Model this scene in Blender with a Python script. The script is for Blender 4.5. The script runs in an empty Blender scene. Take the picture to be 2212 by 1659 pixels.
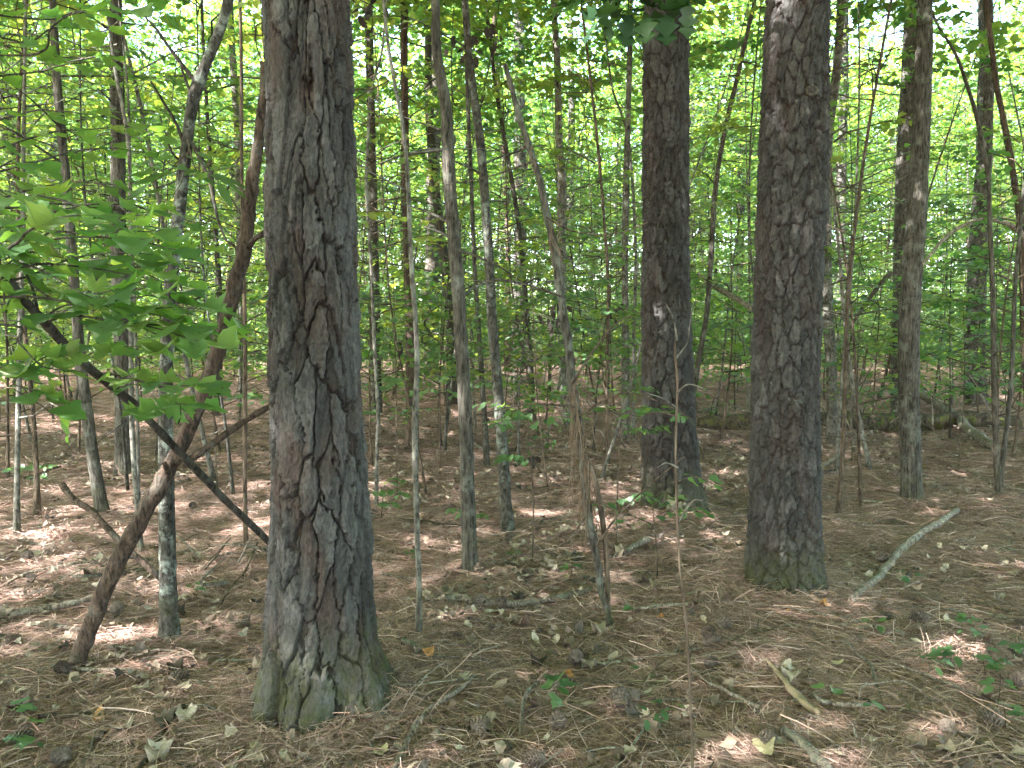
import bpy, math, random
import numpy as np
from mathutils import Vector, Matrix, Euler

# ------------------------------------------------------------------ camera, sky, sun, exposure
scene = bpy.context.scene
COL = scene.collection
CAM_H, PITCH, FPX, CX, CY = 1.5, math.radians(4.4), 1680.0, 1106.0, 829.5
cam_d = bpy.data.cameras.new('camera'); cam = bpy.data.objects.new('camera', cam_d); COL.objects.link(cam)
cam_d.sensor_width = 36.0; cam_d.lens = 36.0 * FPX / 2212.0
cam_d.clip_start = 0.05; cam_d.clip_end = 1500
cam.location = (0, 0, CAM_H); cam.rotation_euler = (math.pi / 2 - PITCH, 0, 0)
scene.camera = cam

SUN_EL, SUN_DIR = math.radians(47), (-0.84, -0.54)          # towards the sun: from the left and a little behind the camera
world = bpy.data.worlds.new('World'); scene.world = world; world.use_nodes = True
wn = world.node_tree; wn.nodes.clear()
sky = wn.nodes.new('ShaderNodeTexSky'); sky.sky_type = 'NISHITA'; sky.sun_disc = False
sky.sun_elevation = SUN_EL; sky.sun_rotation = math.atan2(SUN_DIR[0], SUN_DIR[1])
sky.air_density = 1.0; sky.dust_density = 2.0; sky.ozone_density = 1.0
bg = wn.nodes.new('ShaderNodeBackground'); bg.inputs['Strength'].default_value = 0.15
wo = wn.nodes.new('ShaderNodeOutputWorld')
wn.links.new(sky.outputs[0], bg.inputs[0]); wn.links.new(bg.outputs[0], wo.inputs[0])
sun_d = bpy.data.lights.new('sun', 'SUN'); sun = bpy.data.objects.new('sun', sun_d); COL.objects.link(sun)
sun_d.energy = 4.0; sun_d.angle = math.radians(0.5); sun_d.color = (1.0, 0.96, 0.90)
_sv = Vector((SUN_DIR[0] * math.cos(SUN_EL), SUN_DIR[1] * math.cos(SUN_EL), math.sin(SUN_EL))).normalized()
sun.rotation_euler = _sv.to_track_quat('Z', 'Y').to_euler()
sun.location = (-20, -10, 40)
scene.view_settings.view_transform = 'Standard'; scene.view_settings.look = 'None'
scene.view_settings.exposure = 4.5; scene.view_settings.gamma = 1.0
scene.view_settings.use_curve_mapping = False
scene.cycles.max_bounces = 8; scene.cycles.diffuse_bounces = 4; scene.cycles.transmission_bounces = 5
scene.cycles.sample_clamp_indirect = 6.0
scene.cycles.use_denoising = True; scene.cycles.denoising_prefilter = 'NONE'

# ------------------------------------------------------------------ numeric helpers
def _h(ix, iy, iz, seed):
    a = (ix.astype(np.int64) * 374761393 + iy.astype(np.int64) * 668265263 + iz.astype(np.int64) * 2147483647 + seed * 1274126177) & 0xffffffff
    a = ((a ^ (a >> 13)) * 1274126177) & 0xffffffff
    a = ((a ^ (a >> 16)) * 2246822519) & 0xffffffff
    return ((a ^ (a >> 15)) & 0xffffff) / float(0xffffff)

def noise3(x, y, z, seed=0):
    x, y, z = np.broadcast_arrays(np.asarray(x, float), np.asarray(y, float), np.asarray(z, float))
    ix, iy, iz = np.floor(x), np.floor(y), np.floor(z)
    fx, fy, fz = x - ix, y - iy, z - iz
    fx, fy, fz = fx * fx * (3 - 2 * fx), fy * fy * (3 - 2 * fy), fz * fz * (3 - 2 * fz)
    out = 0
    for dx in (0, 1):
        for dy in (0, 1):
            for dz in (0, 1):
                w = (fx if dx else 1 - fx) * (fy if dy else 1 - fy) * (fz if dz else 1 - fz)
                out = out + w * _h(ix + dx, iy + dy, iz + dz, seed)
    return out * 2 - 1

def fbm(x, y, z, seed=0, o=3):
    s, a = 0, 1.0
    for i in range(o):
        s = s + a * noise3(np.asarray(x) * 2 ** i, np.asarray(y) * 2 ** i, np.asarray(z) * 2 ** i, seed + i * 17); a *= 0.5
    return s

def sstep(a, b, x):
    t = np.clip((x - a) / (b - a), 0, 1); return t * t * (3 - 2 * t)

def height(x, y):
    x = np.asarray(x, float); y = np.asarray(y, float)
    d = np.hypot(x, y)
    h = 0.035 * noise3(x / 1.3, y / 1.3, 0, 3) + 0.026 * noise3(x / 0.42, y / 0.42, 0, 4) + 0.010 * noise3(x / 0.15, y / 0.15, 0, 6) * sstep(9, 5, d) + 0.25 * noise3(x / 11.0, y / 11.0, 0, 5) * sstep(7, 20, d)
    # litter heaped round the three big pines
    for (bx, by, a) in ((-0.77, 3.0, .06), (1.4, 4.25, .05), (1.2, 6.1, .05)):
        h = h + a * np.exp(-((x - bx) ** 2 + (y - by) ** 2) / 0.16)
    return h

_f = np.array((0, math.cos(PITCH), -math.sin(PITCH))); _u = np.array((0, math.sin(PITCH), math.cos(PITCH))); _C = np.array((0, 0, CAM_H))
def ray(px, py):
    return _f + np.array((1., 0, 0)) * (px - CX) / FPX + _u * (CY - py) / FPX
def at(px, py, depth):
    return _C + ray(px, py) * depth
def ground(px, py):
    d = ray(px, py); p = _C + d * (-CAM_H / d[2]); p[2] = float(height(p[0], p[1])); return p
def onplane(px, py, Y):
    d = ray(px, py); return _C + d * (Y / d[1])
def depth_of(p):
    return float(np.dot(np.asarray(p) - _C, _f))
def to_px(p):
    v = np.asarray(p) - _C; dz = float(np.dot(v, _f)); return CX + FPX * v[0] / dz, CY - FPX * float(np.dot(v, _u)) / dz

# ------------------------------------------------------------------ mesh building
class MB:
    def __init__(s): s.V = []; s.Q = []; s.T = []; s.n = 0; s.A = []
    def add(s, V, Q=None, T=None, rnd=0.0):
        V = np.asarray(V, float)
        if Q is not None and len(Q): s.Q.append(np.asarray(Q, np.int64) + s.n)
        if T is not None and len(T): s.T.append(np.asarray(T, np.int64) + s.n)
        s.V.append(V); s.A.append(np.full(len(V), rnd) if np.isscalar(rnd) else np.asarray(rnd)); s.n += len(V)
    def mesh(s, name, mat, origin=(0, 0, 0), smooth=True, attrs=None):
        me = bpy.data.meshes.new(name)
        V = np.concatenate(s.V) - np.asarray(origin)
        Q = np.concatenate(s.Q) if s.Q else np.zeros((0, 4), np.int64)
        T = np.concatenate(s.T) if s.T else np.zeros((0, 3), np.int64)
        me.vertices.add(len(V)); me.vertices.foreach_set('co', V.astype(np.float32).ravel())
        me.loops.add(Q.size + T.size); me.loops.foreach_set('vertex_index', np.concatenate((Q.ravel(), T.ravel())).astype(np.int32))
        me.polygons.add(len(Q) + len(T))
        st = np.concatenate((np.arange(len(Q)) * 4, Q.size + np.arange(len(T)) * 3)).astype(np.int32)
        me.polygons.foreach_set('loop_start', st)
        me.polygons.foreach_set('use_smooth', np.full(len(Q) + len(T), smooth))
        at_ = me.attributes.new('rnd', 'FLOAT', 'POINT'); at_.data.foreach_set('value', np.concatenate(s.A).astype(np.float32))
        for k, v in (attrs or {}).items():
            a = me.attributes.new(k, 'FLOAT', 'POINT'); a.data.foreach_set('value', np.asarray(v, np.float32))
        me.update(calc_edges=True); me.validate()
        for m in (mat if isinstance(mat, (list, tuple)) else [mat]): me.materials.append(m)
        return me

def link(name, data, parent=None, loc=(0, 0, 0), rot=(0, 0, 0), scale=None):
    o = bpy.data.objects.new(name, data); COL.objects.link(o)
    o.location = tuple(loc); o.rotation_euler = rot
    if scale is not None: o.scale = (scale,) * 3 if np.isscalar(scale) else scale
    if parent is not None: o.parent = parent
    return o

def tag(o, label, cat, group=None, kind=None):
    if label: o['label'] = label
    if cat: o['category'] = cat
    if group: o['group'] = group
    if kind: o['kind'] = kind
    return o

def thing(name, label, cat, loc, group=None):
    return tag(link(name, None, None, loc), label, cat, group)

def tube(P, R, n=7, wob=0.0, seed=0, cap=True):
    P = np.asarray(P, float); R = np.broadcast_to(np.asarray(R, float), (len(P),))
    T = np.gradient(P, axis=0); T /= np.linalg.norm(T, axis=1)[:, None] + 1e-9
    a = np.array((0., 0, 1)) if abs(T[0][2]) < .9 else np.array((1., 0, 0))
    N = np.cross(T[0], a); N /= np.linalg.norm(N)
    ang = np.arange(n) * 2 * math.pi / n
    V = []
    for i in range(len(P)):
        N = N - T[i] * np.dot(N, T[i]); N /= np.linalg.norm(N) + 1e-9
        B = np.cross(T[i], N)
        r = R[i] * np.ones(n)
        if wob: r = r * (1 + wob * noise3(np.cos(ang) * 1.3 + i * .6, np.sin(ang) * 1.3, seed * 1.7 + i * .31, 9))
        V.append(P[i] + np.cos(ang)[:, None] * N * r[:, None] + np.sin(ang)[:, None] * B * r[:, None])
    V = np.concatenate(V)
    i = np.arange(len(P) - 1)[:, None] * n; j = np.arange(n)[None]; k = (j + 1) % n
    Q = np.stack((i + j, i + k, i + n + k, i + n + j), -1).reshape(-1, 4)
    Tt = []
    if cap:
        V = np.concatenate((V, P[:1], P[-1:])); m = len(V)
        jj = np.arange(n)
        Tt = np.concatenate((np.stack(((jj + 1) % n, jj, np.full(n, m - 2)), -1), np.stack(((len(P) - 1) * n + jj, (len(P) - 1) * n + (jj + 1) % n, np.full(n, m - 1)), -1)))
    return V, Q, Tt

def smooth_line(P, k):
    """Catmull-Rom through control points, k samples per span"""
    P = np.asarray(P, float); n = len(P); E = np.concatenate((2 * P[:1] - P[1:2], P, 2 * P[-1:] - P[-2:-1])); out = []
    for i in range(n - 1):
        p0, p1, p2, p3 = E[i:i + 4]
        for t in np.linspace(0, 1, k, endpoint=False):
            out.append(.5 * (2 * p1 + (p2 - p0) * t + (2 * p0 - 5 * p1 + 4 * p2 - p3) * t * t + (3 * p1 - p0 - 3 * p2 + p3) * t ** 3))
    out.append(P[-1]); return np.array(out)

# ------------------------------------------------------------------ materials
class NT:
    def __init__(s, name):
        s.m = bpy.data.materials.new(name); s.m.use_nodes = True; s.t = s.m.node_tree; s.t.nodes.clear()
    def n(s, typ, **kw):
        nd = s.t.nodes.new(typ)
        for k, v in kw.items():
            if k.startswith('_'): setattr(nd, k[1:], v)
        return nd
    def l(s, a, b): s.t.links.new(a, b)
    def ramp(s, fac, stops):
        r = s.n('ShaderNodeValToRGB'); s.l(fac, r.inputs[0]); e = r.color_ramp.elements
        while len(e) < len(stops): e.new(.5)
        for el, (p, c) in zip(e, stops): el.position = p; el.color = (*c, 1) if len(c) == 3 else c
        return r.outputs[0]
    def noise(s, scale, vec=None, detail=4, rough=.6):
        nd = s.n('ShaderNodeTexNoise'); nd.inputs['Scale'].default_value = scale; nd.inputs['Detail'].default_value = detail; nd.inputs['Roughness'].default_value = rough
        if vec is not None: s.l(vec, nd.inputs['Vector'])
        return nd.outputs['Fac']
    def coord(s, which='Object', scale=(1, 1, 1)):
        c = s.n('ShaderNodeTexCoord'); mp = s.n('ShaderNodeMapping'); mp.inputs['Scale'].default_value = scale
        s.l(c.outputs[which], mp.inputs[0]); return mp.outputs[0]
    def attr(s, name):
        a = s.n('ShaderNodeAttribute'); a.attribute_name = name; return a.outputs['Fac']
    def math(s, op, a, b=None):
        m = s.n('ShaderNodeMath'); m.operation = op
        for i, v in enumerate((a, b)):
            if v is None: continue
            if isinstance(v, (int, float)): m.inputs[i].default_value = v
            else: s.l(v, m.inputs[i])
        return m.outputs[0]
    def mix(s, fac, a, b, mode='MIX'):
        m = s.n('ShaderNodeMix'); m.data_type = 'RGBA'; m.blend_type = mode
        for i, v in ((0, fac), (6, a), (7, b)):
            if isinstance(v, (int, float)): m.inputs[i].default_value = v
            elif isinstance(v, tuple): m.inputs[i].default_value = (*v, 1)
            else: s.l(v, m.inputs[i])
        return m.outputs[2]
    def out(s, color, rough=.85, bump=None, bstr=.4, bdist=.01, spec=.25):
        p = s.n('ShaderNodeBsdfPrincipled'); s.l(color, p.inputs['Base Color']); p.inputs['Roughness'].default_value = rough
        p.inputs['Specular IOR Level'].default_value = spec
        if bump is not None:
            b = s.n('ShaderNodeBump'); b.inputs['Strength'].default_value = bstr; b.inputs['Distance'].default_value = bdist
            s.l(bump, b.inputs['Height']); s.l(b.outputs[0], p.inputs['Normal'])
        o = s.n('ShaderNodeOutputMaterial'); s.l(p.outputs[0], o.inputs[0]); return s.m

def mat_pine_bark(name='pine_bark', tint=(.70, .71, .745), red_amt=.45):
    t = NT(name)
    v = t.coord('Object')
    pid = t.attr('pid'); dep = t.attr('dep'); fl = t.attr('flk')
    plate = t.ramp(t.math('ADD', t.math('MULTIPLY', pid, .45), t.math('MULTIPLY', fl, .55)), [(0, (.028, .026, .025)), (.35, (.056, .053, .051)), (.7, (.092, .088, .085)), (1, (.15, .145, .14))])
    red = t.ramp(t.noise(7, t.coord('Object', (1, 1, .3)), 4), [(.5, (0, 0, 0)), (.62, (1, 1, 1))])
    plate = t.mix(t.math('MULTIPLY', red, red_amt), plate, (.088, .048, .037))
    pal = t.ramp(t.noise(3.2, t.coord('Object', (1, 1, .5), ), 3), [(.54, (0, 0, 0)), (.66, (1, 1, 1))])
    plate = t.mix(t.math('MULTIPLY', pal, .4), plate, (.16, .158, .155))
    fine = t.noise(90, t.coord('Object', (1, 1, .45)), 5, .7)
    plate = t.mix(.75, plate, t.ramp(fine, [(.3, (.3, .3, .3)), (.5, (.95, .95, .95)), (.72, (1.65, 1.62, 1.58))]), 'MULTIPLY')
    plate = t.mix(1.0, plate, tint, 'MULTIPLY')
    crack = t.mix(t.noise(6, v), (.022, .018, .016), (.05, .03, .024))
    col = t.mix(t.ramp(dep, [(.02, (0, 0, 0)), (.7, (1, 1, 1))]), crack, plate)
    lich = t.ramp(t.noise(14, v, 6, .75), [(.62, (0, 0, 0)), (.7, (1, 1, 1))])
    col = t.mix(t.math('MULTIPLY', lich, .4), col, (.17, .19, .17))
    sep = t.n('ShaderNodeSeparateXYZ'); c = t.n('ShaderNodeTexCoord'); t.l(c.outputs['Object'], sep.inputs[0])
    hm = t.math('ADD', sep.outputs['Z'], t.math('MULTIPLY', t.noise(5, v, 5, .7), .62))
    moss = t.ramp(hm, [(.42, (1, 1, 1)), (.72, (0, 0, 0))])
    moss = t.math('MULTIPLY', moss, t.ramp(t.noise(22, v, 4, .7), [(.36, (.15, .15, .15)), (.62, (1, 1, 1))]))
    col = t.mix(t.math('MULTIPLY', moss, .85), col, t.mix(t.noise(40, v), (.022, .027, .010), (.056, .063, .017)))
    return t.out(col, .9, fine, .8, .008, .2)

def mat_bark(name, dark, light, lichen=(.3, .33, .3), lamt=.3, stretch=.2, sc=26, moss=True):
    t = NT(name)
    v = t.coord('Object'); vs = t.coord('Object', (1, 1, stretch))
    nz = t.noise(sc, vs, 5, .68); fu = t.noise(sc * 2.6, t.coord('Object', (1, 1, stretch * .95)), 4, .65)
    col = t.mix(.95, t.ramp(nz, [(.3, dark), (.66, light)]), t.ramp(fu, [(.36, (.22, .21, .2)), (.5, (.9, .9, .9)), (.66, (1.4, 1.38, 1.35))]), 'MULTIPLY')
    col = t.mix(.5, col, t.ramp(t.noise(3, v, 3), [(.3, (.6, .58, .55)), (.7, (1.25, 1.22, 1.2))]), 'MULTIPLY')
    l = t.ramp(t.noise(9, v, 5, .7), [(.52, (0, 0, 0)), (.64, (1, 1, 1))])
    col = t.mix(t.math('MULTIPLY', l, lamt), col, lichen)
    oi = t.n('ShaderNodeObjectInfo')
    col = t.mix(1.0, col, t.ramp(oi.outputs['Random'], [(0, (.75, .74, .72)), (1, (1.2, 1.18, 1.15))]), 'MULTIPLY')
    if moss:
        sep = t.n('ShaderNodeSeparateXYZ'); c = t.n('ShaderNodeTexCoord'); t.l(c.outputs['Object'], sep.inputs[0])
        hm = t.math('ADD', sep.outputs['Z'], t.math('MULTIPLY', t.noise(7, v), .5))
        pm = t.ramp(t.noise(11, v, 4, .7), [(.42, (.05, .05, .05)), (.6, (1, 1, 1))]); mo = t.math('MULTIPLY', t.ramp(hm, [(.22, (.8, .8, .8)), (.55, (0, 0, 0))]), t.math('MULTIPLY', pm, t.math('ADD', .15, oi.outputs['Random'])))
        col = t.mix(mo, col, (.045, .052, .016))
    return t.out(col, .9, t.math('ADD', fu, t.math('MULTIPLY', nz, .5)), .8, .012, .2)

def mat_leaf(name, cols, trans, tw=.45, gloss=.07, veins=False):
    t = NT(name)
    oi = t.n('ShaderNodeObjectInfo')
    f = t.math('ADD', t.math('MULTIPLY', t.attr('rnd'), .42), t.math('MULTIPLY', oi.outputs['Random'], .58))
    n = len(cols) - 1
    c = t.ramp(f, [(i / n, k) for i, k in enumerate(cols)])
    tr = t.ramp(f, [(i / (len(trans) - 1), k) for i, k in enumerate(trans)])
    if veins:                                                       # midrib, side veins and a few brown blemishes
        tc = t.n('ShaderNodeTexCoord'); sp = t.n('ShaderNodeSeparateXYZ'); t.l(tc.outputs['Object'], sp.inputs[0])
        ax = t.math('ABSOLUTE', sp.outputs['X']); m1 = t.math('LESS_THAN', ax, .016)
        fr = t.math('ABSOLUTE', t.math('SUBTRACT', t.math('FRACT', t.math('MULTIPLY', t.math('SUBTRACT', sp.outputs['Y'], t.math('MULTIPLY', ax, .8)), 6.0)), .5))
        vm = t.math('MULTIPLY', t.math('MAXIMUM', m1, t.math('LESS_THAN', fr, .06)), .4)
        c = t.mix(vm, c, (.16, .24, .09)); tr = t.mix(vm, tr, (.10, .2, .02))
        oc = t.coord('Object'); off = t.n('ShaderNodeVectorMath'); off.operation = 'ADD'; t.l(oc, off.inputs[0]); mu = t.math('MULTIPLY', oi.outputs['Random'], 90.0); t.l(mu, off.inputs[1])
        bl = t.ramp(t.noise(4.5, off.outputs[0], 4, .65), [(.64, (0, 0, 0)), (.69, (1, 1, 1))])
        c = t.mix(t.math('MULTIPLY', bl, .75), c, (.12, .08, .035)); tr = t.mix(bl, tr, (.06, .04, .01))
        c = t.mix(.45, c, t.ramp(t.noise(2.2, off.outputs[0], 3), [(.3, (.6, .62, .6)), (.7, (1.35, 1.3, 1.2))]), 'MULTIPLY')
    d = t.n('ShaderNodeBsdfDiffuse'); t.l(c, d.inputs[0])
    x = t.n('ShaderNodeBsdfTranslucent'); t.l(tr, x.inputs[0])
    m = t.n('ShaderNodeMixShader'); m.inputs[0].default_value = tw; t.l(d.outputs[0], m.inputs[1]); t.l(x.outputs[0], m.inputs[2])
    g = t.n('ShaderNodeBsdfGlossy'); g.inputs['Roughness'].default_value = .38
    m2 = t.n('ShaderNodeMixShader'); m2.inputs[0].default_value = gloss; t.l(m.outputs[0], m2.inputs[1]); t.l(g.outputs[0], m2.inputs[2])
    o = t.n('ShaderNodeOutputMaterial'); t.l(m2.outputs[0], o.inputs[0]); return t.m

def mat_var(name, cols, rough=.85, nscale=60, spec=.2):
    """flat organic colour chosen per piece, with grain"""
    t = NT(name); oi = t.n('ShaderNodeObjectInfo')
    f = t.math('FRACT', t.math('ADD', t.attr('rnd'), oi.outputs['Random']))
    c = t.ramp(f, [(i / (len(cols) - 1), k) for i, k in enumerate(cols)])
    nz = t.noise(nscale, t.coord('Object'), 4)
    c = t.mix(.6, c, t.ramp(nz, [(.3, (.55, .52, .5)), (.7, (1.3, 1.28, 1.25))]), 'MULTIPLY')
    return t.out(c, rough, nz, .3, .004, spec)

M = {}
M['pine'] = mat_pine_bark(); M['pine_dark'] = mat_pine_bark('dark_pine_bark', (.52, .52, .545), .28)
M['oak'] = mat_bark('oak_bark', (.024, .022, .02), (.09, .085, .078), (.16, .18, .16), .4)
M['pale'] = mat_bark('pale_bark', (.055, .052, .048), (.165, .16, .15), (.27, .30, .27), .45, .5, 18)
M['dark'] = mat_bark('dark_bark', (.022, .02, .018), (.085, .075, .066), (.22, .25, .22), .22)
M['brown'] = mat_bark('brown_bark', (.035, .027, .022), (.12, .09, .073), (.2, .2, .18), .15)
M['farpine'] = mat_bark('far_pine_bark', (.024, .022, .021), (.09, .085, .083), (.2, .21, .2), .15, .35, 16, False)
M['lichen'] = mat_bark('lichen_bark', (.022, .021, .019), (.085, .082, .076), (.22, .265, .24), .55, .5, 20)
M['darklichen'] = mat_bark('dark_lichened_bark', (.018, .017, .016), (.085, .082, .078), (.26, .30, .28), .85, .5, 24)
M['dead'] = mat_bark('dead_wood', (.085, .07, .06), (.25, .22, .19), (.3, .33, .29), .35, .3, 30, False)
M['stick'] = mat_bark('stick_bark', (.09, .07, .06), (.26, .22, .19), (.38, .42, .37), .3, .3, 40, False)
M['redstick'] = mat_bark('red_brown_bark', (.02, .016, .014), (.078, .055, .045), (.16, .16, .15), .3, .3, 30, False)
M['mosslog'] = mat_bark('mossy_wood', (.03, .025, .02), (.09, .075, .06), (.085, .10, .02), .9, .5, 12, False)
M['drape'] = mat_var('hanging_needles', [(.06, .042, .032), (.12, .082, .06), (.16, .115, .085)], .8, 30)
M['twig'] = mat_var('twig_wood', [(.04, .032, .027), (.15, .12, .10), (.30, .265, .235), (.08, .065, .055)])
M['maple'] = mat_leaf('maple_leaf', [(.04, .10, .035), (.06, .14, .045), (.10, .18, .05), (.13, .19, .06)], [(.11, .28, .045), (.18, .39, .05), (.27, .46, .06), (.38, .48, .07)], .5, .06, True)
M['wood'] = mat_leaf('woodland_leaf', [(.028, .07, .038), (.045, .10, .044), (.072, .14, .048), (.105, .165, .05), (.15, .18, .055)], [(.07, .19, .045), (.15, .33, .05), (.26, .43, .055), (.40, .50, .06), (.52, .52, .065)])
M['darkleaf'] = mat_leaf('oak_leaf', [(.02, .05, .028), (.03, .065, .03), (.04, .075, .03)], [(.04, .1, .02), (.08, .16, .02)], .3, .025)
M['shrub'] = mat_leaf('shrub_leaf', [(.035, .09, .04), (.06, .125, .05), (.09, .15, .05)], [(.10, .22, .04), (.2, .33, .05)])
M['needle_green'] = mat_leaf('pine_needles_green', [(.03, .06, .025), (.05, .085, .03)], [(.08, .14, .03), (.1, .16, .03)], .25)
M['litter'] = mat_var('brown_needle', [(.055, .037, .034), (.32, .20, .165), (.43, .31, .265), (.12, .078, .07), (.55, .425, .375), (.38, .222, .18), (.075, .051, .047), (.41, .295, .255)], .75, 30)
M['deadleaf'] = mat_var('dead_leaf', [(.09, .066, .052), (.21, .158, .125), (.33, .27, .215), (.03, .026, .024), (.15, .11, .09), (.38, .33, .275), (.05, .043, .041), (.20, .135, .105)], .7, 40)
M['orangeleaf'] = mat_var('orange_leaf', [(.34, .15, .06), (.42, .21, .08)], .6, 40)
M['yellowleaf'] = mat_var('pale_yellow_leaf', [(.40, .35, .22), (.36, .31, .2)], .6, 40)
M['cone'] = mat_var('pine_cone', [(.06, .047, .042), (.15, .12, .105), (.10, .08, .07)], .8, 50)
M['curl'] = mat_var('dark_curled_leaf', [(.022, .018, .016), (.045, .036, .03)], .8, 40)
M['split'] = mat_var('split_wood', [(.28, .22, .15), (.24, .19, .13)], .8, 25)

def mat_ground():
    t = NT('forest_floor'); v = t.coord('Object')
    a = t.noise(1.1, v, 5, .65); b = t.noise(38, v, 6, .75); c2 = t.noise(7, v, 4)
    col = t.ramp(b, [(.28, (.034, .024, .022)), (.5, (.20, .133, .112)), (.75, (.42, .305, .26))])
    col = t.mix(.6, col, t.ramp(a, [(.3, (.75, .7, .68)), (.7, (1.25, 1.15, 1.08))]), 'MULTIPLY')
    col = t.mix(.5, col, t.ramp(c2, [(.3, (.6, .6, .6)), (.7, (1.2, 1.2, 1.2))]), 'MULTIPLY')
    return t.out(col, .95, b, 1.0, .02, .1)
M['ground'] = mat_ground()

# ------------------------------------------------------------------ leaf templates
def leaf_template(kind):
    """flat outline -> folded, drooping leaf with midrib at x=0, stalk at y=0, tip at y=1"""
    if kind == 'maple':        # shallow three-lobed toothed leaf
        o = [(.02, 0), (.16, -.05), (.34, .03), (.40, .16), (.52, .30), (.58, .50), (.47, .52), (.36, .60), (.30, .66), (.24, .80), (.12, .88), (0, 1.0)]
    elif kind == 'star':       # deep lobes
        o = [(.02, 0), (.22, -.02), (.52, .14), (.30, .24), (.62, .52), (.40, .50), (.24, .52), (.27, .74), (.12, .78), (0, 1.05)]
    elif kind == 'oak':
        o = [(.02, 0), (.12, .12), (.30, .2), (.14, .33), (.38, .5), (.17, .58), (.32, .78), (.14, .84), (0, 1.0)]
    elif kind == 'oval':
        o = [(.02, 0), (.17, .15), (.26, .38), (.24, .6), (.13, .84), (0, 1.0)]
    elif kind == 'lance':
        o = [(.01, 0), (.12, .2), (.16, .45), (.1, .75), (0, 1.0)]
    elif kind == 'mid':
        o = [(.02, 0), (.42, .12), (.5, .5), (.28, .58), (.2, .8), (0, 1.0)]
    else:                       # far
        o = [(.02, 0), (.46, .3), (.3, .66), (0, 1.0)]
    o = np.array(o); n = len(o)
    mid = np.linspace(0, 1, 3 if n < 7 else 4)[1:-1] if kind != 'far' else np.array([])
    spine_y = np.concatenate(([o[0, 1]], mid, [o[-1, 1]])) if kind != 'far' else np.array([o[0, 1], o[-1, 1]])
    V = [(0, y, 0) for y in spine_y]; ns = len(V); T = []
    for s in (1, -1):
        idx = [len(V) + i for i in range(n - 1)]
        V += [(s * x, y, 0) for x, y in o[:-1]]
        idx.append(ns - 1)
        near = lambda y: int(np.argmin(np.abs(spine_y - y)))
        prev = 0
        for i in range(n - 1):
            a, b = idx[i], idx[i + 1]; k = max(prev, min(near((o[i, 1] + o[min(i + 1, n - 1), 1]) / 2), ns - 1))
            while prev < k:
                T.append((prev, a, prev + 1) if s > 0 else (prev, prev + 1, a)); prev += 1
            if b != k: T.append((k, a, b) if s > 0 else (k, b, a))
        while prev < ns - 1:
            prev += 1
    V = np.array(V, float); T = np.array([t for t in T if len(set(t)) == 3])
    return V, T
LT = {k: leaf_template(k) for k in ('maple', 'star', 'oak', 'oval', 'lance', 'mid', 'far')}

def shaped(kind, fold=.18, droop=.22, curl=0.0, wav=0.0, seed=0):
    V, T = LT[kind]; V = V.copy()
    V[:, 2] = fold * np.abs(V[:, 0]) - droop * V[:, 1] ** 2
    if wav: V[:, 2] += wav * noise3(V[:, 0] * 3.1, V[:, 1] * 3.1, seed + .37, 7)
    if curl: V[:, 2] += curl * (V[:, 0] ** 2 * 2.2 + (V[:, 1] - .5) ** 2 * 1.2)
    return V, T

def frame(d, nrm):
    d = d / (np.linalg.norm(d, axis=-1, keepdims=True) + 1e-9)
    x = np.cross(d, nrm); x /= np.linalg.norm(x, axis=-1, keepdims=True) + 1e-9
    z = np.cross(x, d); return np.stack((x, d, z), -1)

def stamp(mb, kinds, pos, dirs, nrms, sizes, rng, rv=None):
    """merge many leaves into a mesh builder"""
    pos = np.asarray(pos); Mx = frame(np.asarray(dirs), np.asarray(nrms)); sizes = np.asarray(sizes)
    which = rng.integers(0, len(kinds), len(pos)); rv = rng.random(len(pos)) if rv is None else rv
    for k, (V, T) in enumerate(kinds):
        i = np.nonzero(which == k)[0]
        if not len(i): continue
        W = np.einsum('nij,vj->nvi', Mx[i] * sizes[i][:, None, None], V) + pos[i][:, None, :]
        F = (T[None] + (np.arange(len(i)) * len(V))[:, None, None]).reshape(-1, 3)
        mb.add(W.reshape(-1, 3), None, F, np.repeat(rv[i], len(V)))

def up_normals(n, rng, s=.35):
    v = rng.normal(0, s, (n, 3)); v[:, 2] = 1; return v / np.linalg.norm(v, axis=1)[:, None]

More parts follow.
